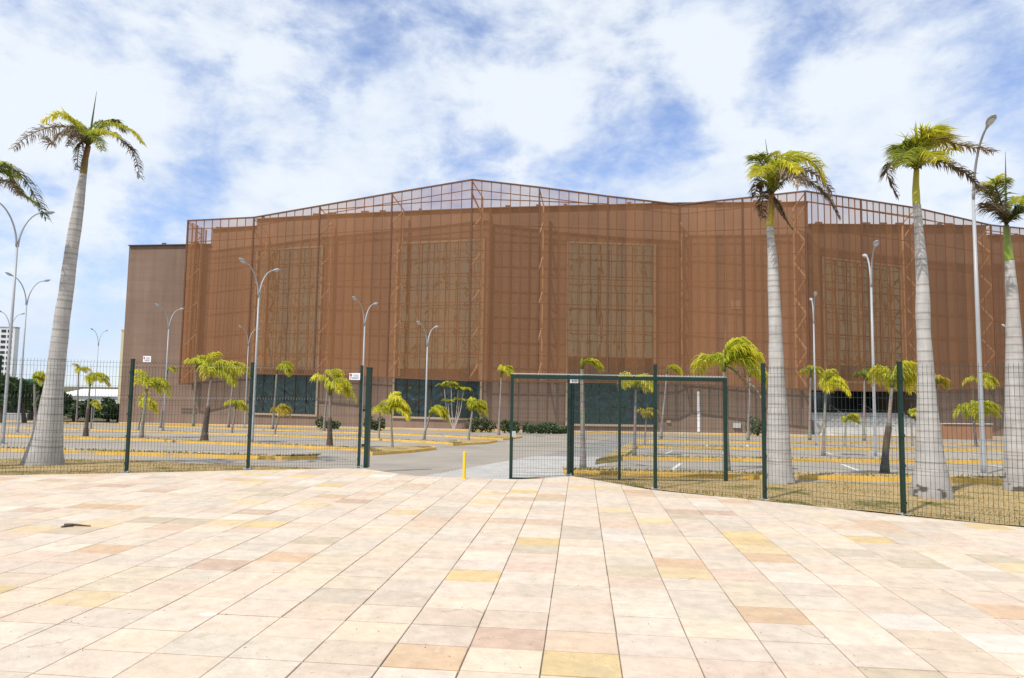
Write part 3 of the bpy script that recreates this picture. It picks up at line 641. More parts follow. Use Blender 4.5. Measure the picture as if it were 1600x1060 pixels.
    def plate(x0, x1, y0, y1, seg, name, m1, out=.1):
        a, c = segs[seg]; e = Vector((c.x - a.x, c.y - a.y, 0)).normalized(); n = Vector((e.y, -e.x, 0)); n = n if n.y < 0 else -n
        tl, br = line_hit(x0, y0, a, c), line_hit(x1, y1, a, c); w = (Vector((br.x, br.y, 0)) - Vector((tl.x, tl.y, 0))).length; ctr = (tl + br) / 2 + n * out / 2
        b = MB(); b.box(ctr, w / 2, out / 2, (tl.z - br.z) / 2, math.atan2(e.y, e.x)); return b.build(name, m1, T)
    plate(1142, 1157, 470, 483, 5, 'wall_plate', M['frame']); plate(1145, 1157, 661, 669, 5, 'utility_box', M['greywall'], .3); plate(1089, 1094, 612, 675, 5, 'slit_window', M['white'], .08)
    plate(1041, 1047, 657, 661, 4, 'utility_box', M['frame'], .2); plate(1002, 1006, 610, 615, 4, 'wall_lamp', M['dark'], .3)
    plate(284, 308, 638, 641, 0, 'vent_grille', M['roof'], .05); plate(284, 308, 643, 646, 0, 'vent_grille', M['roof'], .05); plate(326, 332, 640, 645, 0, 'utility_box', M['frame'], .2)
    # sidewalk along the foot
    b = MB(); line = [segs[0][0]] + [s[1] for s in segs]; 
    for p, q in zip(line, line[1:]):
        f0, f1 = Vector((p.x * (p.y - 5.0) / p.y, p.y - 5.0, 0)), Vector((q.x * (q.y - 5.0) / q.y, q.y - 5.0, 0)); zz = [gz(f0.y) + .15, gz(f1.y) + .15, gz(q.y) + .15, gz(p.y) + .15]
        b.prism([(f0.x, f0.y), (f1.x, f1.y), (q.x, q.y), (p.x, p.y)], [z - .5 for z in zz], zz)
    sw = tag(b.build('sidewalk', M['concrete']), kind='structure')
    b = MB()
    for p, q in zip(line, line[1:]):
        f0, f1 = Vector((p.x * (p.y - 5.1) / p.y, p.y - 5.1, 0)), Vector((q.x * (q.y - 5.1) / q.y, q.y - 5.1, 0)); b.bar((f0.x, f0.y, gz(f0.y) + .07), (f1.x, f1.y, gz(f1.y) + .07), .15, .19)
    b.build('kerb', M['kerb'], sw)
    return segs
SEGS = building()

# ------------------------------------------------------------------ fence and gate
FH = 2.25
def wire_panel(b, p, q, h=FH, z0=0.03, folds=True, sp=0.058, r=0.0025):
    d = (q - p); L_ = d.length; d.normalize(); n = Vector((d.y, -d.x, 0)); n = n if n.y < 0 else -n
    zs = []
    prof = [(0.0, 0), (.12, 0), (.17, .03), (.22, 0), (.72, 0), (.77, .03), (.82, 0), (1.50, 0), (1.55, .03), (1.60, 0), (2.20, 0), (2.245, .03), (2.29, 0), (2.34, 0)] if folds else [(0, 0), (h, 0)]
    k = h / 2.34
    if folds: prof = [(z * k, o) for z, o in prof]
    m_ = int(L_ / sp)
    for i in range(m_ + 1):
        t = (L_ - m_ * sp) / 2 + i * sp; a = p + d * t
        b.tube([(a.x + n.x * o, a.y + n.y * o, a.z + z0 + z) for z, o in prof], r, 4, False)
    hz = [.05, .12, .22, .42, .62, .72, .82, 1.0, 1.2, 1.4, 1.5, 1.6, 1.8, 2.0, 2.2, 2.29] if folds else [.05 + .2 * i for i in range(int(h / .2))]
    for z in hz:
        z *= k if folds else 1
        b.tube([p + Vector((0, 0, z0 + z)) + n * .006, q + Vector((0, 0, z0 + z)) + n * .006], r * 1.1, 4, False)
def fence(pts, label, loc_i=0, short=False):
    P = [G(*p) for p in pts]; T = thing('mesh_fence', P[loc_i], label, 'fence', 'green wire fence runs either side of the gate')
    for i, p in enumerate(P):
        p.z = 0.0
        b = MB(); hh = FH if not (short and i == 0) else 2.12; b.box((p.x, p.y, hh / 2 + .02), .028, .03, hh / 2 + .02); b.box((p.x, p.y, hh + .055), .031, .033, .015); po = b.build('post', M['green'], T)
        for z in (.2, .75, 1.2, 1.55, 2.05): b = MB(); b.box((p.x, p.y - .043, z), .028, .012, .02); b.build('clamp', M['green'], po)
        b = MB(); b.box((p.x, p.y, .03), .075, .075, .006); [b.box((p.x + sx, p.y + sy, .045), .01, .01, .012) for sx in (-.055, .055) for sy in (-.055, .055)]; b.build('base_plate', M['galv'], po)
    for p, q in zip(P, P[1:]):
        d = (q - p).normalized() * .05; b = MB(); wire_panel(b, p + d, q - d); b.build('wire_mesh', M['wire'], T, kind='stuff')
    return P
FL = fence([(-215, 746), (-14, 744.5), (197, 743), (387, 740.5), (560, 738.5)], 'green wire mesh fence on the left, from the leaning royal palm to the gate opening', 2)
FR = fence([(888, 749), (1024, 766.5), (1195, 783), (1412, 806.5), (1690, 836)], 'green wire mesh fence on the right, curving in front of three royal palms', 2, True)
def gate():
    # catch post on the left of the opening: a wide flat plate
    p = G(569.5, 738.5); p.z = 0; q = G(567, 737.5); T = thing('gate_catch_post', p, 'broad dark green gate post at the left side of the opening', 'gate post')
    b = MB(); b.box((p.x + .03, p.y + .05, 1.13), .05, .10, 1.13); b.build('post', M['green'], T)
    b = MB(); b.box((p.x + .03, p.y + .05, 2.27), .06, .11, .012); b.build('cap', M['green'], T)
    for z in (.5, 1.3): b = MB(); b.box((p.x - .06, p.y + .02, z), .03, .02, .03); b.build('catch', M['green'], T)
    # guide post: heavy square post where the leaf slides
    p = G(889, 749); p.z = 0; p.x += .02; T = thing('gate_guide_post', p + Vector((0, .12, 0)), 'heavy dark green post with a small white notice beside the sliding gate', 'gate post')
    b = MB(); b.box((p.x + .02, p.y + .16, 1.06), .07, .075, 1.06); b.build('post', M['green'], T); b = MB(); b.box((p.x + .02, p.y + .18, 2.14), .085, .10, .025); b.build('guide', M['green'], T)
    # leaf
    D = 14.45; a = AT(798, 752, D); c = AT(1134, 754, D); zt = AT(798, 585, D).z; z0 = a.z - .0
    T = thing('sliding_gate', (a.x, D, z0), 'dark green sliding gate leaf of wire mesh with pale toothed top rail, half open', 'gate')
    xs = [a.x, AT(968, 700, D).x, c.x]
    for x in (xs[0], xs[2]):
        b = MB(); b.box((x, D, (zt + z0) / 2), .035, .035, (zt - z0) / 2); b.build('stile', M['green'], T)
    b = MB(); b.box((xs[1], D, (zt + z0) / 2), .026, .03, (zt - z0) / 2 - .05); b.build('stile', M['green'], T)
    b = MB(); b.bar((xs[0] + .036, D, z0 + .04), (xs[2] - .036, D, z0 + .04), .068, .07); b.build('bottom_rail', M['green'], T)
    b = MB(); b.bar((xs[0] + .036, D, zt - .05), (xs[2] - .036, D, zt - .05), .068, .08); b.build('top_rail', M['green'], T)
    b = MB(); b.bar((xs[0] - .03, D, zt + .015), (xs[2] + .03, D, zt + .009), .05, .016)
    x = xs[0]
    while x < xs[2]: b.box((x, D, zt + .023), .012, .02, .006); x += .06
    b.build('toothed_rack', M['galv'], T)
    b = MB()
    for u, v in ((xs[0], xs[1]), (xs[1], xs[2])): wire_panel(b, Vector((u + .04, D, z0)), Vector((v - .04, D, z0)), zt - z0 - .15, .08)
    b.build('wire_mesh', M['wire'], T, kind='stuff')
    b = MB(); b.box((xs[0] + .05, D - .05, z0 + .98), .04, .02, .06); b.build('lock', M['galv'], T)
gate()
def notice(px0, px1, py0, py1, Y, label, on):
    a, c = AT(px0, py0, Y), AT(px1, py1, Y); w, h = (c.x - a.x) / 2, (a.z - c.z) / 2; ctr = (a + c) / 2
    b = MB(); b.box(ctr, w, .004, h); o = b.build('notice_sign', M['sign'], loc=ctr); tag(o, label, 'sign', 'small white notices on the fence')
    b = MB(); b.box((ctr.x - w * .68, ctr.y - .006, ctr.z + h * .35), w * .17, .001, h * .32); b.build('emblem', M['redprint'], o)
    b = MB()
    for k, (zz, ww) in enumerate(((.45, .5), (.1, .42), (-.3, .75), (-.6, .6))): b.box((ctr.x + w * (.25 if k < 2 else .05), ctr.y - .006, ctr.z + h * zz), w * ww, .001, h * .09)
    b.build('print_line', M['print'], o)
notice(224, 235.5, 556.5, 566, FL[2].y - .06, 'small white notice hung on the fence just right of the second post', 0)
notice(546, 562.5, 583, 594, FL[4].y - .08, 'wide white notice on the fence left of the gate opening', 0)
notice(890.5, 903.5, 587, 599, FR[0].y - .08, 'square white notice on the heavy gate post', 0)

def bollard():
    p = G(725, 752.5); top = AT(725, 706, p.y); p.z = 0.02; T = thing('bollard', p, 'thin yellow steel bollard standing alone in the gate opening', 'bollard')
    h = top.z - p.z; b = MB(); b.tube([p, p + Vector((0, 0, h - .01)), p + Vector((0, 0, h))], [.032, .032, .022], 14); b.build('pipe', M['bollard'], T, smooth=False)
    b = MB(); b.tube([p, p + Vector((0, 0, .012))], .055, 14); b.build('base_ring', M['bollard'], T)
bollard()

def sheath():
    p = G(120, 826); T = thing('fallen_palm_sheath', p + Vector((0, 0, .02)), 'dark dry curled palm sheath lying on the pale paving', 'debris')
    b = MB(); a, c = G(101, 825), G(141, 826); n = 10; pts = []
    for i in range(n + 1):
        t = i / n; q = a.lerp(c, t); pts.append(Vector((q.x, q.y, .030 + .02 * math.sin(t * 3.1) * (1 - t))))
    b.tube(pts, [.008 + .014 * (1 - i / n) ** 2 for i in range(n + 1)], 8); b.build('stalk', M['sheath'], T)
    b = MB(); q = G(107, 826); b.ell((q.x, q.y, .04), (.05, .035, .018), Matrix.Rotation(.4, 3, 'Z')); b.ell((q.x - .03, q.y - .05, .032), (.03, .025, .012)); b.build('husk', M['sheath'], T)
sheath()
def pebbles():
    b = MB(); rnd = random.Random(11)
    for _ in range(70):
        p = G(rnd.uniform(-20, 1620), rnd.uniform(800, 1075)); 
        if p.y > yb(p.x) - .1: continue
        r = rnd.uniform(.002, .005); b.ell((p.x, p.y, .024), (r, r * rnd.uniform(.6, 1), r * .5), None, 5, 3, (1, 1, 1))
    tag(b.build('litter_crumbs', M['sheath']), 'tiny dark crumbs scattered over the pale paving', 'litter', kind='stuff')
pebbles()

# ------------------------------------------------------------------ street lamps
ARM = Vector((-0.36, -1.1, 0)).normalized()
def lamp(base, head, label, single=False, hgt=None, reach=0.92):
    p = G(*base); z = AT(*head, p.y).z; h = z - p.z
    if hgt: h = hgt
    top = AT(head[0], head[1], p.y); lean = 0.0
    T = thing('street_lamp', p, label, 'street lamp', 'grey street lamps of the parking lot')
    fk = h * .845; b = MB()
    b.tube([p, p + Vector((0, 0, .25)), p + Vector((0, 0, fk * .5)), p + Vector((0, 0, fk))], [.068, .062, .054, .04], 10); b.build('pole', M['pole'], T, smooth=True)
    b = MB(); b.tube([p, p + Vector((0, 0, .03))], .15, 8); b.build('base_plate', M['pole'], T)
    for s in ((1,) if single else (1, -1)):
        d = ARM * s; P0 = p + Vector((0, 0, fk - .15)); pts = []; n = 12
        for i in range(n + 1):
            t = i / n; r = reach * t ** 1.7; zz = (h - fk + .15) * (1 - (1 - t) ** 1.55); pts.append(P0 + d * (r + .03) + Vector((0, 0, zz)))
        b = MB(); b.tube(pts, [.038 - .012 * i / n for i in range(n + 1)], 8); arm = b.build('arm', M['pole'], T, smooth=True)
        e = pts[-1]; dd = (pts[-1] - pts[-2]).normalized(); dd = (dd + Vector((0, 0, .05))).normalized(); side = dd.cross(Vector((0, 0, 1))).normalized(); up = side.cross(dd)
        R = Matrix((dd, side, up)).transposed(); b = MB()
        prof = [(-.06, .035, .035), (.03, .045, .04), (.10, .065, .055), (.21, .10, .08), (.34, .11, .085), (.44, .09, .06), (.51, .05, .035), (.535, .012, .01)]
        vs = []; k = 10; fs = []
        for x, w, hh in prof:
            for j in range(k):
                a = 2 * math.pi * j / k; sy, sz = math.cos(a), math.sin(a); vs.append(e + R @ Vector((x, sy * w, (sz * hh) if sz > 0 else sz * hh * .55)))
        for i in range(len(prof) - 1):
            for j in range(k): fs.append((i * k + j, (i + 1) * k + j, (i + 1) * k + (j + 1) % k, i * k + (j + 1) % k))
        fs.append(tuple(range(k))); fs.append(tuple((len(prof) - 1) * k + j for j in range(k - 1, -1, -1))); b.add(vs, fs); hd = b.build('lamp_head', M['pole'], T, smooth=True)
        b = MB(); b.ell(e + R @ Vector((.28, 0, -.04)), (.16, .08, .038), R, 10, 6); b.build('lens', M['lens'], hd, smooth=True)
    return p, h
LAMPS = [((4, 694), (36, 324), 'tall double armed grey lamp beside the leftmost palm fronds, one head cut by the frame'),
    ((27, 676), (46, 436), 'double armed grey lamp left of the leaning royal palm, heads above the apartment tower'),
    ((5, 663), (20, 490), 'far double armed lamp half hidden by the leftmost tall lamp post, before the white tower'),
    ((146, 660), (155, 517), 'far grey lamp seen against open sky between the leaning palm and the hall'),
    ((254.7, 673), (266, 482), 'double armed lamp in front of the bare brown end wall of the hall'),
    ((394, 692), (408, 418), 'tall double armed lamp before the leftmost dark window of the hall'),
    ((382, 671), (390, 514), 'smaller far lamp just left of the tall lamp at the leftmost window'),
    ((564, 686), (575, 473), 'double armed lamp rising behind the fence end at the gate opening'),
    ((664, 688), (672, 510), 'far double armed lamp before the second dark window of the hall'),
    ((1213, 692), (1207, 506), 'lamp almost hidden behind the royal palm trunk nearest the gate'),
    ((1275, 697), (1274, 466), 'thin double armed lamp left of the entrance stairs'),
    ((1368, 714), (1366, 394), 'tall double armed lamp in front of the entrance stairs'),
    ((1583, 692), (1584, 508), 'far lamp half hidden behind the rightmost royal palm trunk')]
for bs, hd, lb in LAMPS:
    p, h = lamp(bs, hd, lb); print('lamp', bs, round(p.y, 1), round(h, 2))
p, h = lamp((1537, 741), (1552, 226), 'nearest and tallest lamp with one arm, between the two right royal palms', True, reach=1.25); print('lamp', p, h)

# ------------------------------------------------------------------ palms
def catmull(pts, n):
    P = [pts[0] * 2 - pts[1]] + list(pts) + [pts[-1] * 2 - pts[-2]]; out = []; m_ = len(pts) - 1
    for k in range(n + 1):
        u = k / n * m_; i = min(int(u), m_ - 1); t = u - i; a, b, c, d = P[i], P[i + 1], P[i + 2], P[i + 3]
        out.append(0.5 * ((2 * b) + (c - a) * t + (2 * a - 5 * b + 4 * c - d) * t * t + (3 * b - a - 3 * c + d) * t ** 3))
    return out
WIND = Vector((1, .15, 0))
def frond(b, pts, leaf, cols, rnd, n=34, hang=.5, wind=.25, width=.02, rag=.15, start=.12, rr=.014):
    """rachis along pts with two ranks of narrow leaflets; cols: (base, tip)"""
    q = catmull(pts, n); L_ = sum((q[i + 1] - q[i]).length for i in range(n))
    cr = cols[0]; b.tube(q[::2] + ([q[-1]] if n % 2 else []), [rr * (1 - .75 * i / (n / 2)) for i in range(len(q[::2]) + (1 if n % 2 else 0))], 4, False, tuple(c * .8 for c in cr))
    for i in range(int(n * start), n + 1):
        t = i / n; d = (q[min(i + 1, n)] - q[max(i - 1, 0)]).normalized(); side = d.cross(Vector((0, 0, 1)))
        side = side.normalized() if side.length > .05 else Vector((0, 1, 0))
        env = min(1.0, .35 + 2.6 * (t - start)) * (1 - .55 * t ** 3)
        for sg in (-1, 1):
            for rep in range(2):
                if rnd.random() < rag: continue
                l = leaf * env * rnd.uniform(.7, 1.1); p = q[i].lerp(q[max(i - 1, 0)], rnd.random())
                dr = (side * sg * rnd.uniform(.5, 1.0) + d * rnd.uniform(.35, .8) + Vector((0, 0, rnd.uniform(-.25, .35))) + WIND * wind * rnd.uniform(.5, 1.5)).normalized()
                dr2 = (dr + Vector((0, 0, -1)) * hang * rnd.uniform(.7, 2.0)).normalized()
                mid = p + dr * l * .5; tip = mid + dr2 * l * .55; w = dr.cross(Vector((0, 0, 1))); w = (w.normalized() if w.length > .05 else d) ; w = (w * rnd.uniform(.4, 1) + Vector((0, 0, rnd.uniform(-.8, .8)))).normalized() * width * rnd.uniform(.7, 1.2)
                k = min(1, max(0, t * 1.1 + rnd.uniform(-.35, .3))); s = rnd.uniform(.75, 1.25)
                c = tuple((a * (1 - k) + e * k) * s for a, e in zip(*cols))
                b.add([p - w * .6, p + w * .6, mid + w, mid - w, tip], [(0, 1, 2, 3), (3, 2, 4)], c)
GREEN = ((0.14, 0.20, 0.028), (0.27, 0.30, 0.035)); YEL = ((0.38, 0.43, 0.03), (0.60, 0.56, 0.05)); BRN = ((0.13, 0.10, 0.05), (0.17, 0.12, 0.08)); DGR = ((0.045, 0.075, 0.02), (0.08, 0.10, 0.03))
GREY = ((0.27, 0.21, 0.13), (0.34, 0.26, 0.19)); YB = ((0.26, 0.27, 0.03), (0.20, 0.11, 0.05)); OR = ((0.36, 0.32, 0.03), (0.50, 0.40, 0.04)); LG = ((0.31, 0.37, 0.03), (0.52, 0.50, 0.04))
def royal(base, wb, prof, shaft, shaft_col, fronds, spear, label, seed):
    """prof: (photo y, photo x centre, photo width) up the trunk; all at the base's distance"""
    rnd = random.Random(seed); p = G(*base); D = p.y; k = D / F_PX
    T = thing('royal_palm', p, label, 'palm tree', 'tall royal palms along the fence'); pts = []; rad = []; cols = []
    pr = [(AT(x, y, D), w * k / 2) for y, x, w in prof]; pr[0] = (Vector((pr[0][0].x, D, p.z - .02)), pr[0][1])
    # rings: resample the trunk finely with an uneven pitch
    z = 0; n = len(pr) - 1; ctr = catmull([c for c, r in pr], 90); 
    def rad_at(u):
        x = u * n; i = min(int(x), n - 1); t = x - i; t2 = t; return pr[i][1] * (1 - t2) + pr[i + 1][1] * t2
    ringz = []; zz = pr[0][0].z + .5
    while zz < pr[-1][0].z: ringz.append(zz); zz += rnd.uniform(.13, .24) * (1 if zz < 3 else .85)
    # dense samples by height
    zlo, zhi = ctr[0].z, ctr[-1].z; m_ = 330; j = 0
    for i in range(m_ + 1):
        zc = zlo + (zhi - zlo) * i / m_
        while j < len(ctr) - 2 and ctr[j + 1].z < zc: j += 1
        t = (zc - ctr[j].z) / max(1e-6, ctr[j + 1].z - ctr[j].z); c = ctr[j].lerp(ctr[j + 1], t); r = rad_at((j + t) / 90)
        dist = min([abs(zc - q) for q in ringz] or [1]); ring = dist < .013
        r *= 1 + (.008 if ring else 0) + .006 * math.sin(zc * 9 + seed)
        g = (.30, .28, .26) if ring else (.43, .41, .39)
        f = min(1, max(0, (zc - zlo) / .25)); 
        pts.append(c); rad.append(r); cols.append(g)
    b = MB(); b.tube(pts, rad, 40, True, cols)
    # uneven surface
    for i in range(len(b.v)):
        c = pts[i // 40]; v = Vector(b.v[i]); nn = mnoise.noise((v.x * 3.5, v.y * 3.5, v.z * 1.6)); b.v[i] = tuple(v + (v - c).normalized() * .014 * nn)
        hh = v.z - zlo; pt_ = mnoise.noise((v.x * 5, v.y * 5, v.z * 5 + seed * 3.3)) + .5 * mnoise.noise((v.x * 14, v.y * 14, v.z * 14))
        if pt_ > .10 + hh * 1.6 + (.5 if seed == 1 else 0): b.c[i] = (.10, .085, .07)
        elif hh < .5: q_ = .72 + .28 * hh / .5; b.c[i] = tuple(x * q_ for x in b.c[i])
    b.build('trunk', M['trunk'], T, smooth=True)
    s = [AT(x, y, D) for y, x, w in shaft]; b = MB(); q = catmull(s, 14); ws = [w * k / 2 for y, x, w in shaft]
    rr = [ws[0] + (ws[-1] - ws[0]) * i / 14 + .25 * ws[0] * math.sin(math.pi * min(1, i / 8)) * .35 for i in range(15)]
    cc = [tuple(a * (1 - i / 14) + e * i / 14 for a, e in zip(*shaft_col)) for i in range(15)]
    b.tube(q, rr, 14, True, cc); b.build('crownshaft', M['shaft'], T, smooth=True)
    apex = q[-1]; ax_, ay_ = shaft[-1][1], shaft[-1][0]
    for pl, dy, col, ln, hang, rag in fronds:
        fd = rnd.uniform(.75, 1.0); col0 = col; col = tuple(tuple(x * fd for x in c_) for c_ in col)
        P = [apex.copy()] + [AT(x, y, D + dy * (i + 1) / len(pl)) for i, (x, y) in enumerate(pl)]
        b = MB(); dead = col0 in (BRN, GREY)
        frond(b, P, ln * 1.2, col, rnd, 84, hang * 1.15, .2, .0115, rag + .22, .06, .02); b.build('frond', M['deadleaf' if dead else 'leaf'], T)
    if spear: b = MB(); tip = AT(*spear, D); b.tube([apex - Vector((0, 0, .1)), apex.lerp(tip, .5) , tip], [.03, .02, .003], 6, True, (.15, .20, .08)); b.build('spear_leaf', M['leaf'], T)
SH_RED = ((.20, .16, .03), (.22, .09, .04)); SH_G = ((.40, .40, .04), (.42, .34, .03)); SH_GG = ((.26, .36, .04), (.15, .19, .04))
royal((66, 728), 60, [(729, 66, 60), (705, 70, 49), (670, 76, 38), (630, 81, 31), (590, 86, 26), (530, 93, 23), (450, 104, 20), (380, 114, 18), (320, 123, 15), (272, 130, 10.5)],
    [(273, 130, 10), (250, 133, 8), (228, 138, 8)], SH_RED,
    [([(118, 196), (95, 178), (66, 188)], -.4, YEL, .30, .5, .1), ([(112, 202), (78, 200), (45, 212), (20, 232)], .1, GREY, .32, .9, .2), ([(120, 210), (98, 206), (80, 225), (70, 214)], -.9, GREY, .30, 1.0, .2), ([(128, 222), (122, 240), (121, 266)], -.3, BRN, .22, .9, .3),
     ([(160, 196), (185, 195), (208, 207), (223, 225)], -.1, YEL, .28, .6, .15), ([(165, 205), (192, 222), (210, 242), (219, 278)], -.5, BRN, .30, .7, .2), ([(158, 196), (178, 190), (196, 204)], .8, DGR, .30, .6, .15), ([(146, 205), (160, 190), (175, 192)], 1.1, GREEN, .28, .5, .2), ([(128, 205), (116, 200), (104, 212)], 1.0, BRN, .30, .8, .2), ([(140, 212), (152, 218), (160, 235)], -1.2, GREEN, .26, .6, .2), ([(132, 205), (118, 190), (104, 186)], .5, LG, .28, .5, .1), ([(148, 208), (166, 206), (184, 214)], -.8, LG, .28, .6, .1), ([(128, 212), (116, 214), (108, 228)], -1.1, BRN, .26, 1.0, .2)],
    (151, 143), 'leaning royal palm at the left with tattered brown and yellow fronds', 1)
royal((1219, 757), 55, [(759, 1219.5, 49), (740, 1218, 40), (710, 1217, 36), (676, 1215.5, 32.5), (620, 1214, 27), (567, 1213, 22.5), (521, 1211.7, 20), (461, 1209.5, 18), (416, 1207.5, 15.7), (354, 1203, 9.5)],
    [(355, 1203, 12), (325, 1205, 9), (303, 1207, 8)], ((.44, .36, .04), (.36, .17, .04)),
    [([(1196, 270), (1186, 250), (1178, 246)], -.3, GREEN, .34, .3, .15), ([(1218, 258), (1245, 246), (1272, 256), (1286, 280)], -.2, YEL, .42, .5, .05), ([(1215, 252), (1232, 240), (1258, 250)], .6, YEL, .40, .5, .1), ([(1205, 262), (1196, 248), (1206, 240)], .4, LG, .36, .3, .1), ([(1232, 278), (1265, 285), (1290, 305), (1310, 338)], -.4, BRN, .32, .7, .1), ([(1222, 275), (1250, 265), (1282, 278), (1300, 300)], .3, GREY, .30, .9, .15),
     ([(1198, 268), (1188, 262), (1180, 275)], -1.1, LG, .38, .6, .1), ([(1212, 262), (1230, 256), (1248, 268)], -.9, YEL, .38, .6, .1), ([(1196, 300), (1190, 320), (1192, 342)], -.3, BRN, .22, .6, .2), ([(1214, 318), (1222, 335), (1237, 357)], -.3, BRN, .16, .6, .2), ([(1225, 268), (1240, 268), (1252, 290)], -1.1, GREY, .40, 1.0, .15), ([(1192, 284), (1183, 290), (1180, 305)], .4, BRN, .28, .9, .2), ([(1212, 255), (1228, 258), (1240, 272)], 1.0, GREEN, .40, .5, .1)],
    (1196, 218), 'royal palm right of the gate with a yellow crown and brown fronds streaming right', 2)
royal((1455, 778), 62, [(781, 1455, 61), (755, 1454.5, 52), (720, 1453, 41), (678, 1451, 33), (640, 1449, 28), (599, 1447, 24.5), (513, 1443, 20), (450, 1441, 18.2), (402, 1439, 16.5), (360, 1436, 13.5), (320, 1432.5, 10.5)],
    [(321, 1432, 11), (292, 1431, 10), (266, 1432, 8)], SH_G,
    [([(1440, 225), (1465, 218), (1505, 228), (1552, 237)], -.2, YB, .34, .3, .15), ([(1442, 215), (1456, 203), (1476, 212)], .2, YEL, .40, .3, .05), ([(1430, 232), (1444, 210), (1462, 206)], -.7, LG, .40, .3, .1), ([(1445, 222), (1468, 222), (1490, 236)], .8, YEL, .38, .4, .1), ([(1418, 238), (1406, 228), (1402, 236)], -.2, GREEN, .34, .4, .1), ([(1424, 240), (1412, 240), (1408, 258)], -1.0, GREEN, .36, .5, .1), ([(1413, 252), (1395, 254), (1386, 272), (1402, 306)], -.2, BRN, .26, .6, .1), ([(1450, 252), (1480, 256), (1510, 272), (1530, 292)], -.2, BRN, .26, .6, .1), ([(1440, 245), (1455, 240), (1470, 250)], -1.1, LG, .36, .6, .1), ([(1434, 232), (1440, 218), (1452, 216)], .9, LG, .38, .4, .1)],
    (1430, 193), 'tallest royal palm in the right group with a bright yellow green crownshaft', 3)
royal((1590, 769), 44, [(772, 1593, 45), (745, 1591, 38), (700, 1588, 32), (640, 1586, 27), (560, 1585, 23.5), (500, 1583, 19), (450, 1580, 16.5), (408, 1577, 13)],
    [(409, 1577, 12), (380, 1574, 10), (352, 1572, 8)], SH_GG,
    [([(1558, 325), (1542, 300), (1532, 292)], -.2, GREY, .30, .6, .15), ([(1556, 315), (1548, 290), (1560, 275)], .3, LG, .32, .4, .15), ([(1560, 330), (1545, 325), (1538, 318)], -.6, BRN, .30, .8, .2), ([(1590, 325), (1604, 315), (1625, 322)], -.2, YEL, .36, .4, .1), ([(1588, 332), (1605, 330), (1625, 350)], -.6, DGR, .36, .5, .1), ([(1562, 310), (1556, 288), (1574, 280)], -.6, GREEN, .30, .4, .15), ([(1580, 322), (1592, 308), (1606, 312)], .6, LG, .36, .4, .1)],
    (1571, 238), 'rightmost royal palm with a smooth green crownshaft, cut by the frame', 4)
royal((-62, 732), 52, [(734, -62, 54), (690, -58, 40), (600, -54, 28), (500, -50, 22), (400, -45, 18), (345, -43, 12)],
    [(346, -43, 10), (320, -41, 9), (300, -38, 8)], SH_RED,
    [([(-15, 268), (15, 262), (45, 290), (72, 342)], -.2, DGR, .40, .7, .05), ([(-18, 272), (8, 270), (30, 300), (58, 320)], .4, GREEN, .38, .7, .1), ([(-12, 284), (12, 284), (32, 306)], -.7, BRN, .32, .9, .15), ([(-20, 262), (4, 258), (28, 275)], .8, LG, .36, .5, .1), ([(-60, 270), (-90, 262), (-120, 290)], 0, BRN, .3, .7, .2)],
    None, 'royal palm outside the left edge, only its dark arching fronds in view', 5)

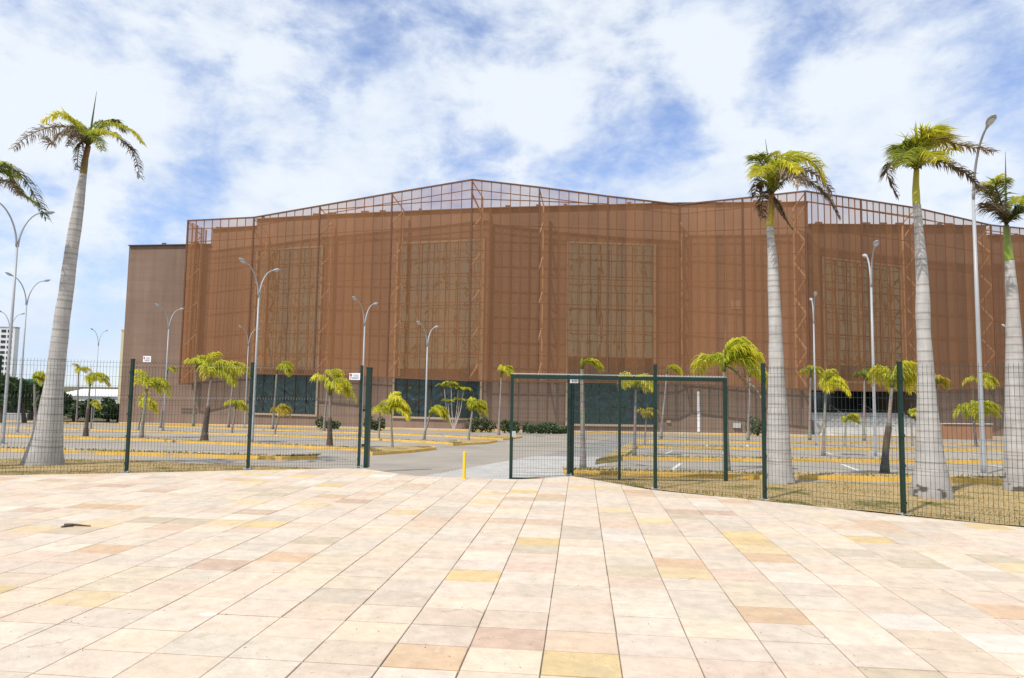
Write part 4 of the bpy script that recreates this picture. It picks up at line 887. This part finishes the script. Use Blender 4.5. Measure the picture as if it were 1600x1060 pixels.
def small_palm(base, crown, cw, col, label, tw=4.5, lean_px=0, sleeve=False, seed=0, n=10, spear=True, ch=None, flag=0.0, dead=0):
    rnd = random.Random(seed * 13 + 5); p = G(*base); D = p.y; k = D / F_PX; apex = AT(crown[0] - cw * .10, crown[1] + cw * .10, D)
    apex.y += rnd.uniform(-.1, .1); T = thing('young_palm', p, label, 'palm tree', 'small palms planted in the parking rows'); r = tw * k / 2
    pts = [p + Vector((0, 0, -.04)), p.lerp(apex, .25) + Vector(((apex.x - p.x) * -.08, 0, 0)), p.lerp(apex, .5), p.lerp(apex, .75), apex]; q = catmull(pts, 16)
    rad = [r * (1.35 - .4 * min(1, i / 3) - .35 * i / 16) * (1.3 if sleeve and i < 9 else .82 if sleeve else 1) for i in range(17)]
    cols = [((.42, .38, .36) if sleeve and i < 9 else (1, 1, 1)) for i in range(17)]
    b = MB(); b.tube(q, rad, 9, True, [tuple(c * rnd.uniform(.8, 1.15) for c in cc) for cc in cols]); b.build('trunk', M['bark'], T, smooth=True)
    R = cw * k * .62; b = MB(); b.tube([q[-2], apex, apex + Vector((0, 0, R * .25))], [r * .75, r * .8, r * .3], 7, True, (.20, .22, .04)); b.build('crownshaft', M['leaf'], T, smooth=True)
    vs = 1.0 if ch is None else ch / (cw * .8)
    for i in range(n):
        az = 2 * math.pi * (i + rnd.uniform(-.3, .3)) / n; el = math.radians(rnd.choice([rnd.uniform(65, 85), rnd.uniform(42, 62)])); L_ = R * rnd.uniform(1.05, 1.5)
        d = Vector((math.cos(az) * math.cos(el), math.sin(az) * math.cos(el), math.sin(el) * vs)); d = (d + WIND * (.22 + flag)).normalized(); P = [apex.copy()]; st = 7
        for s in range(st):
            P.append(P[-1] + d * L_ / st); d = (d + Vector((0, 0, -1)) * (.36 + .16 * s / st) + WIND * (.09 + flag * .25)).normalized()
        b = MB(); s = rnd.uniform(.8, 1.15); c = tuple(tuple(x * s for x in cc) for cc in col)
        frond(b, P, R * .66, c, rnd, 36, 1.25, .28 + flag, max(.013, R * .022), .03, .08, R * .016); b.build('frond', M['leaf'], T)
    for i in range(dead):
        az = rnd.uniform(-.6, .9); P = [apex.copy()]; d = Vector((math.cos(az) * .8, math.sin(az) * .5, -.35)).normalized()
        for s in range(5): P.append(P[-1] + d * R * .26); d = (d + Vector((.05, 0, -.25))).normalized()
        b = MB(); frond(b, P, R * .3, GREY, rnd, 14, .8, .2, R * .018, .3, .2, R * .012); b.build('frond', M['deadleaf'], T)
    if spear: b = MB(); b.tube([apex, apex + Vector((R * .05, 0, R * 1.15))], [R * .02, R * .006], 4, True, (.3, .25, .1)); b.build('spear_leaf', M['leaf'], T)
SP = [((55, 673), (58, 592), 29, LG, 'small palm with green crown tucked behind the leaning royal palm trunk', dict(tw=5)),
 ((119.5, 661), (126, 578), 22, YEL, 'slim small palm right of the leaning royal palm, crown against the sky', dict(n=6, tw=3)),
 ((134, 682), (145, 594), 38, LG, 'star shaped open palm under the far lamp left of the hall', dict(n=7, tw=5, sleeve=True)),
 ((142, 671), (147, 633), 18, YEL, 'tiny low yellow palm under the star shaped palm', dict(n=7, tw=3)),
 ((221, 684), (233, 601), 46, LG, 'round crowned palm just right of the second fence post', dict(tw=6)),
 ((216, 673), (226, 633), 34, YEL, 'low yellowish palm below the round crowned palm by the second fence post', dict(tw=3)),
 ((251, 669), (264, 576), 20, YEL, 'small palm crown peeking out beside the lamp on the bare end wall', dict(n=6, tw=3, flag=.4)),
 ((302, 667), (311, 570), 38, LG, 'straight palm with full domed crown at the left corner of the screen', dict(tw=4, ch=44)),
 ((319, 691), (337, 580), 62, LG, 'largest palm of the left rows, dark thick lower trunk and broad crown', dict(tw=8, sleeve=True)),
 ((357, 669), (369, 577), 34, YEL, 'palm right of the largest left one, pale straight trunk', dict(tw=4)),
 ((287, 662), (293, 627), 30, YEL, 'low far palm against the foot of the hall corner', dict(tw=3)),
 ((362, 679), (371, 634), 27, LG, 'short palm left of the third fence post', dict(tw=3.5)),
 ((426, 672), (436, 575), 35, LG, 'slender palm in front of the leftmost dark window', dict(tw=4, flag=.15)),
 ((429, 681), (439, 641), 27, OR, 'short orange tinged palm below the leftmost dark window', dict(tw=3.5)),
 ((515, 699), (522, 607), 55, YEL, 'palm with dark thick trunk and hanging yellow crown left of the gate', dict(tw=7, sleeve=True)),
 ((506, 675), (517, 585), 34, YEL, 'pale slim palm rising just behind the hanging yellow crown', dict(tw=4, flag=.2)),
 ((613, 703), (615, 638), 46, YEL, 'mop headed palm on the kerb tip just right of the gate opening post', dict(tw=4.5, n=10)),
 ((592, 687), (597, 640), 28, LG, 'short palm half behind the mop headed one at the gate opening', dict(tw=3)),
 ((661, 688), (676, 643), 38, LG, 'short bushy palm at the foot of the lamp by the second dark window', dict(tw=4, flag=.2, n=10)),
 ((731.5, 691), (742, 636), 36, LG, 'single short palm on the kerb tip below the right end of the second window', dict(tw=4.5, flag=.15, n=10)),
 ((779, 682), (787, 580), 34, LG, 'tall slim palm left of the open gate leaf with small curled crown', dict(tw=4, flag=.1)),
 ((911, 732), (914, 562), 44, YEL, 'palm behind the heavy gate post, crown blown flat to the right', dict(tw=9, flag=.9, n=8)),
 ((991, 712), (998, 598), 48, YEL, 'palm seen through the gate leaf with drooping yellow crown', dict(tw=5.5)),
 ((1007, 695), (1013, 646), 27, OR, 'short orange palm seen through the gate leaf', dict(tw=3)),
 ((1033, 686), (1046, 574), 30, YEL, 'slim palm above the right part of the gate, crown swept right', dict(tw=4, flag=.5, n=7)),
 ((1137, 736), (1139, 562), 88, LG, 'large shaggy palm right of the gate leaf with dead fronds hanging', dict(tw=8, ch=62, dead=3, n=10)),
 ((1169, 688), (1176, 580), 36, YEL, 'slim palm behind the large shaggy one', dict(tw=4, flag=.2)),
 ((1159, 678), (1161, 638), 20, YEL, 'tiny leaning palm by the white utility box on the wall', dict(tw=2.5, n=6)),
 ((1286.5, 712), (1294, 600), 52, YEL, 'palm with arching yellow crown left of the entrance stairs', dict(tw=5.5)),
 ((1265, 688), (1269, 581), 26, LG, 'pale slim palm just left of the arching yellow one by the stairs', dict(tw=4, n=7)),
 ((1319.6, 697), (1325, 655), 30, YEL, 'low flat yellow palm at the foot of the stairs', dict(tw=3, n=8, flag=.2)),
 ((1350, 689), (1354, 585), 30, GREEN, 'green palm with white trunk before the entrance doors', dict(tw=4)),
 ((1382, 740), (1400, 590), 66, YEL, 'broad yellow palm with thick dark trunk left of the last fence post', dict(tw=9, sleeve=True, n=11)),
 ((1425.6, 697), (1427, 648), 30, YEL, 'short round palm behind the last fence post', dict(tw=3)),
 ((1525, 698), (1525, 641), 54, LG, 'low wide green palm in front of the terracotta planter', dict(tw=4.5, n=10)),
 ((1533, 690), (1535, 596), 36, YEL, 'slim palm directly behind the single armed lamp post', dict(tw=3)),
 ((1462, 700), (1464, 598), 30, OR, 'palm mostly hidden behind the tallest royal palm trunk', dict(tw=4, dead=2))]
for i, (bs, cr, cw, col, lb, kw) in enumerate(SP): small_palm(bs, cr, cw, col, lb, seed=i + 1, **kw)

def clump_palm(base, tops, label, seed):
    rnd = random.Random(seed); p = G(*base); D = p.y; k = D / F_PX; T = thing('clump_palm', p, label, 'palm tree', 'many stemmed palms at the foot of the hall')
    for (x, y, cw) in tops:
        a = AT(x, y, D + rnd.uniform(-.5, .5)); R = cw * k * .6; b = MB(); b.tube(catmull([p, p.lerp(a, .5) + Vector(((a.x - p.x) * .18, 0, -.1)), a], 8), [.07, .065, .06, .055, .05, .05, .045, .045, .04], 6, True, (1.5, 1.5, 1.5)); b.build('stem', M['bark'], T)
        for i in range(6):
            az = 6.28 * (i + rnd.random() * .5) / 6; d = Vector((math.cos(az) * .7, math.sin(az) * .7, 1.5)).normalized(); P = [a]
            for s in range(5): P.append(P[-1] + d * R / 4.2); d = (d + Vector((.06, 0, -.5))).normalized()
            b = MB(); frond(b, P, R * .5, GREEN if rnd.random() < .6 else LG, rnd, 12, .5, .2, R * .035, .1, .1, .015); b.build('frond', M['leaf'], T)
clump_palm((655, 671), [(640, 610, 24), (652, 603, 26), (663, 612, 24), (648, 628, 22), (668, 632, 18)], 'many stemmed green palm before the left half of the second window', 1)
clump_palm((709, 673), [(694, 607, 24), (705, 604, 26), (716, 610, 24), (724, 612, 24), (700, 630, 20), (718, 628, 20)], 'many stemmed palm with fanned white stems before the right half of the second window', 2)

def leafmass(b, ctr, r, n, rnd, cols, size):
    for _ in range(n):
        while True:
            v = Vector((rnd.uniform(-1, 1), rnd.uniform(-1, 1), rnd.uniform(-1, 1)))
            if .35 < v.length < 1: break
        p = Vector(ctr) + Vector((v.x * r[0], v.y * r[1], v.z * r[2])); a = Vector((rnd.gauss(0, 1), rnd.gauss(0, 1), rnd.gauss(0, 1))).normalized(); c = a.orthogonal().normalized(); s = size * rnd.uniform(.6, 1.3); sh = rnd.uniform(.65, 1.3)
        col = tuple(x * sh for x in rnd.choice(cols)); b.add([p - a * s, p + c * s * .5, p + a * s, p - c * s * .5], [(0, 1, 2, 3)], col)
DK = [(.045, .08, .025), (.06, .10, .028), (.035, .06, .02), (.09, .12, .035)]
def bush(base, w, h, label, seed, cols=DK, D=None):
    rnd = random.Random(seed); p = G(*base); k = p.y / F_PX; T = thing('shrub', p, label, 'shrub', 'dark shrubs along the foot of the hall'); b = MB()
    for _ in range(5): b.tube([p, p + Vector((rnd.uniform(-.4, .4) * w * k, rnd.uniform(-.3, .3), h * k * .6))], [.04, .015], 5)
    b.build('stem', M['wood'], T); b = MB(); nl = max(3, int(w / 9))
    for i in range(nl):
        x = p.x + (i / (nl - 1) - .5) * w * k * .75; hh = h * k * rnd.uniform(.6, 1.0) / 2; leafmass(b, (x, p.y + rnd.uniform(-.3, .3), p.z + hh), (w * k / nl * .9, .7, hh), 150, rnd, cols, .16)
    b.build('foliage', M['foliage'], T)
for i, (bs, w, h, lb) in enumerate([((586, 673), 26, 24, 'dark shrub at the wall behind the gate opening post'), ((512, 671), 28, 20, 'low dark shrub behind the hanging yellow palm'), ((752, 676), 34, 30, 'rounded dark shrub right of the second window'), ((797, 677), 24, 22, 'dark shrub behind the left stile of the open gate'), ((845, 678), 58, 21, 'long dark shrub seen through the open gate leaf'), ((1184, 682), 30, 34, 'dark shrub half behind the royal palm near the gate'), ((1563, 684), 30, 72, 'tall dark green shrub right of the planter'), ((876, 678), 20, 18, 'small dark shrub left of the heavy gate post')]): bush(bs, w, h, lb, i)

# ------------------------------------------------------------------ far left background
def tree(base, crown, rx, ry, label, seed, cols=DK):
    rnd = random.Random(seed); p = G(*base); D = p.y; k = D / F_PX; c = AT(*crown, D); T = thing('broadleaf_tree', p, label, 'tree', 'dark trees beyond the parking lot')
    b = MB(); b.tube([p, p.lerp(c, .5), c], [.28, .2, .08], 8)
    for _ in range(5): b.tube([p.lerp(c, .55), c + Vector((rnd.uniform(-.7, .7) * rx * k, rnd.uniform(-1, 1), rnd.uniform(-.2, .6) * ry * k))], [.12, .03], 5)
    b.build('trunk', M['wood'], T); b = MB()
    for _ in range(11):
        o = Vector((rnd.uniform(-.65, .65) * rx * k, rnd.uniform(-1.4, 1.4), rnd.uniform(-.55, .6) * ry * k)); leafmass(b, c + o, (rx * k * .42, 1.2, ry * k * .40), 130, rnd, cols, .34)
    b.build('crown', M['foliage'], T)
for i, a in enumerate([((2, 661), (2, 612), 24, 26, 'dark tree at the left frame edge below the white tower'), ((38, 661), (34, 618), 22, 24, 'dense dark tree left of the red canopy'), ((62, 660), (66, 622), 24, 26, 'dark tree directly behind the leaning royal palm'), ((92, 659), (94, 630), 18, 24, 'dark tree just right of the leaning royal palm'), ((116, 659), (114, 640), 18, 16, 'low green tree below the pale roof'), ((140, 659), (140, 640), 18, 17, 'low green tree under the far lamp'), ((168, 660), (170, 638), 20, 20, 'rounded green tree beside the end wall of the hall'), ((185, 660), (182, 646), 14, 14, 'small green tree touching the end wall of the hall')]): tree(*a, seed=i)
def far_things():
    # white apartment tower
    D = 330; a, c = AT(-70, 511, D), AT(24, 512, D); zb = gz(YF) - .5; T = thing('apartment_tower', ((a.x + c.x) / 2, D, zb), 'white apartment tower at the left edge far behind the trees', 'building')
    b = MB(); b.prism([(a.x, D), (c.x, D), (c.x, D + 3), (a.x, D + 3)], zb, a.z); b.build('wall', M['white'], T)
    b = MB(); b.prism([(a.x, D - .2), (c.x + .2, D - .2), (c.x + .2, D + 3), (a.x, D + 3)], a.z + .01, a.z + .5); b.build('parapet', M['greywall'], T)
    k = D / F_PX; mb = MB(); mb.box((0, 0, 0), 1.1, .1, .65); me = mb.mesh('window', M['darkglass'])
    for j in range(12):
        for x in (-52, -38, -22, -8, 3, 13): inst('window', me, T, (x * 1.0 and AT(x, 560, D).x, D - .06, a.z - 1.6 - j * 2.6))
    # long white roof
    D = 210; a, c = AT(85, 609, D), AT(192, 612, D); zb = gz(YF) - .5; T = thing('warehouse', ((a.x + c.x) / 2, D, zb), 'long low white roofed building beyond the trees left of the hall', 'building')
    b = MB(); b.prism([(a.x, D), (c.x, D), (c.x, D + 30), (a.x, D + 30)], zb, a.z - 1.6); b.build('wall', M['white'], T)
    b = MB(); b.add([(a.x - .6, D - .6, a.z - 1.8), (c.x + .6, D - .6, a.z - 1.8), (c.x + .6, D + 15, a.z + .3), (a.x - .6, D + 15, a.z + .3), (c.x + .6, D + 31, a.z - 1.8), (a.x - .6, D + 31, a.z - 1.8)], [(0, 1, 2, 3), (3, 2, 4, 5), (0, 3, 5), (1, 4, 2)]); b.build('roof', M['white'], T)
    # cream block peeking past the end wall
    D = 140; a, c = AT(190, 517, D), AT(215, 518, D); T = thing('cream_building', (a.x, D, gz(YF)), 'cream building, only a thin sliver left of the hall', 'building')
    b = MB(); b.prism([(a.x, D), (c.x, D), (c.x, D + 10), (a.x, D + 10)], gz(YF) - .5, a.z); b.build('wall', M['cream'], T); b = MB(); b.prism([(a.x - .1, D - .1), (c.x, D - .1), (c.x, D + 10.1), (a.x - .1, D + 10.1)], a.z + .01, a.z + .3); b.build('parapet', M['cream'], T)
    # red canopy and dark low building
    D = 96; a, c = AT(33, 604, D), AT(56, 612, D); g = gz(D); T = thing('red_canopy', ((a.x + c.x) / 2, D, g), 'red flat canopy on thin posts left of the leaning royal palm', 'canopy')
    b = MB(); b.prism([(a.x, D), (c.x, D), (c.x, D + 3), (a.x, D + 3)], c.z, a.z); b.build('canopy', M['red'], T)
    for x in (a.x + .2, c.x - .2): b = MB(); b.tube([(x, D + .3, g), (x, D + .3, c.z)], .08, 8); b.build('post', M['pole'], T)
    D = 130; a, c = AT(34, 592, D), AT(43, 604, D); T = thing('green_roof_hut', ((a.x + c.x) / 2, D, gz(YF)), 'small building with green roof behind the dark trees', 'building')
    b = MB(); b.prism([(a.x, D), (c.x, D), (c.x, D + 3), (a.x, D + 3)], gz(YF), c.z); b.build('wall', M['greywall'], T); b = MB(); b.prism([(a.x - .2, D - .2), (c.x + .2, D - .2), (c.x + .2, D + 3.2), (a.x - .2, D + 3.2)], c.z + .01, a.z); b.build('roof', M['greensheet'], T)
    D = 99; a, c = AT(-40, 646, D), AT(42, 655, D); T = thing('boundary_wall', ((a.x + c.x) / 2, D, gz(D)), 'low grey wall along the far left side of the parking lot', 'wall')
    b = MB(); b.prism([(a.x, D), (c.x, D), (c.x, D + .3), (a.x, D + .3)], gz(D) - .1, a.z); b.build('wall', M['greywall'], T); b = MB(); b.prism([(a.x, D - .05), (c.x + .05, D - .05), (c.x + .05, D + .35), (a.x, D + .35)], a.z + .005, a.z + .1); b.build('coping', M['concrete'], T)
    D = 104; a, c = AT(-20, 629, D), AT(60, 652, D); T = thing('dark_kiosk', ((a.x + c.x) / 2, D, gz(YF)), 'low dark building in the shade below the left trees', 'building')
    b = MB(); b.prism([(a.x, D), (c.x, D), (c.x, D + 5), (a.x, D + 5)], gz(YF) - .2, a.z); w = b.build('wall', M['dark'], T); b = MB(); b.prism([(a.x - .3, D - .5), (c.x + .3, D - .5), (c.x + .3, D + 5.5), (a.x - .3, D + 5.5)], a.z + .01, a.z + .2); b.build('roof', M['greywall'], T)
far_things()
for o in bpy.data.objects:
    if '_o' in o: del o['_o']
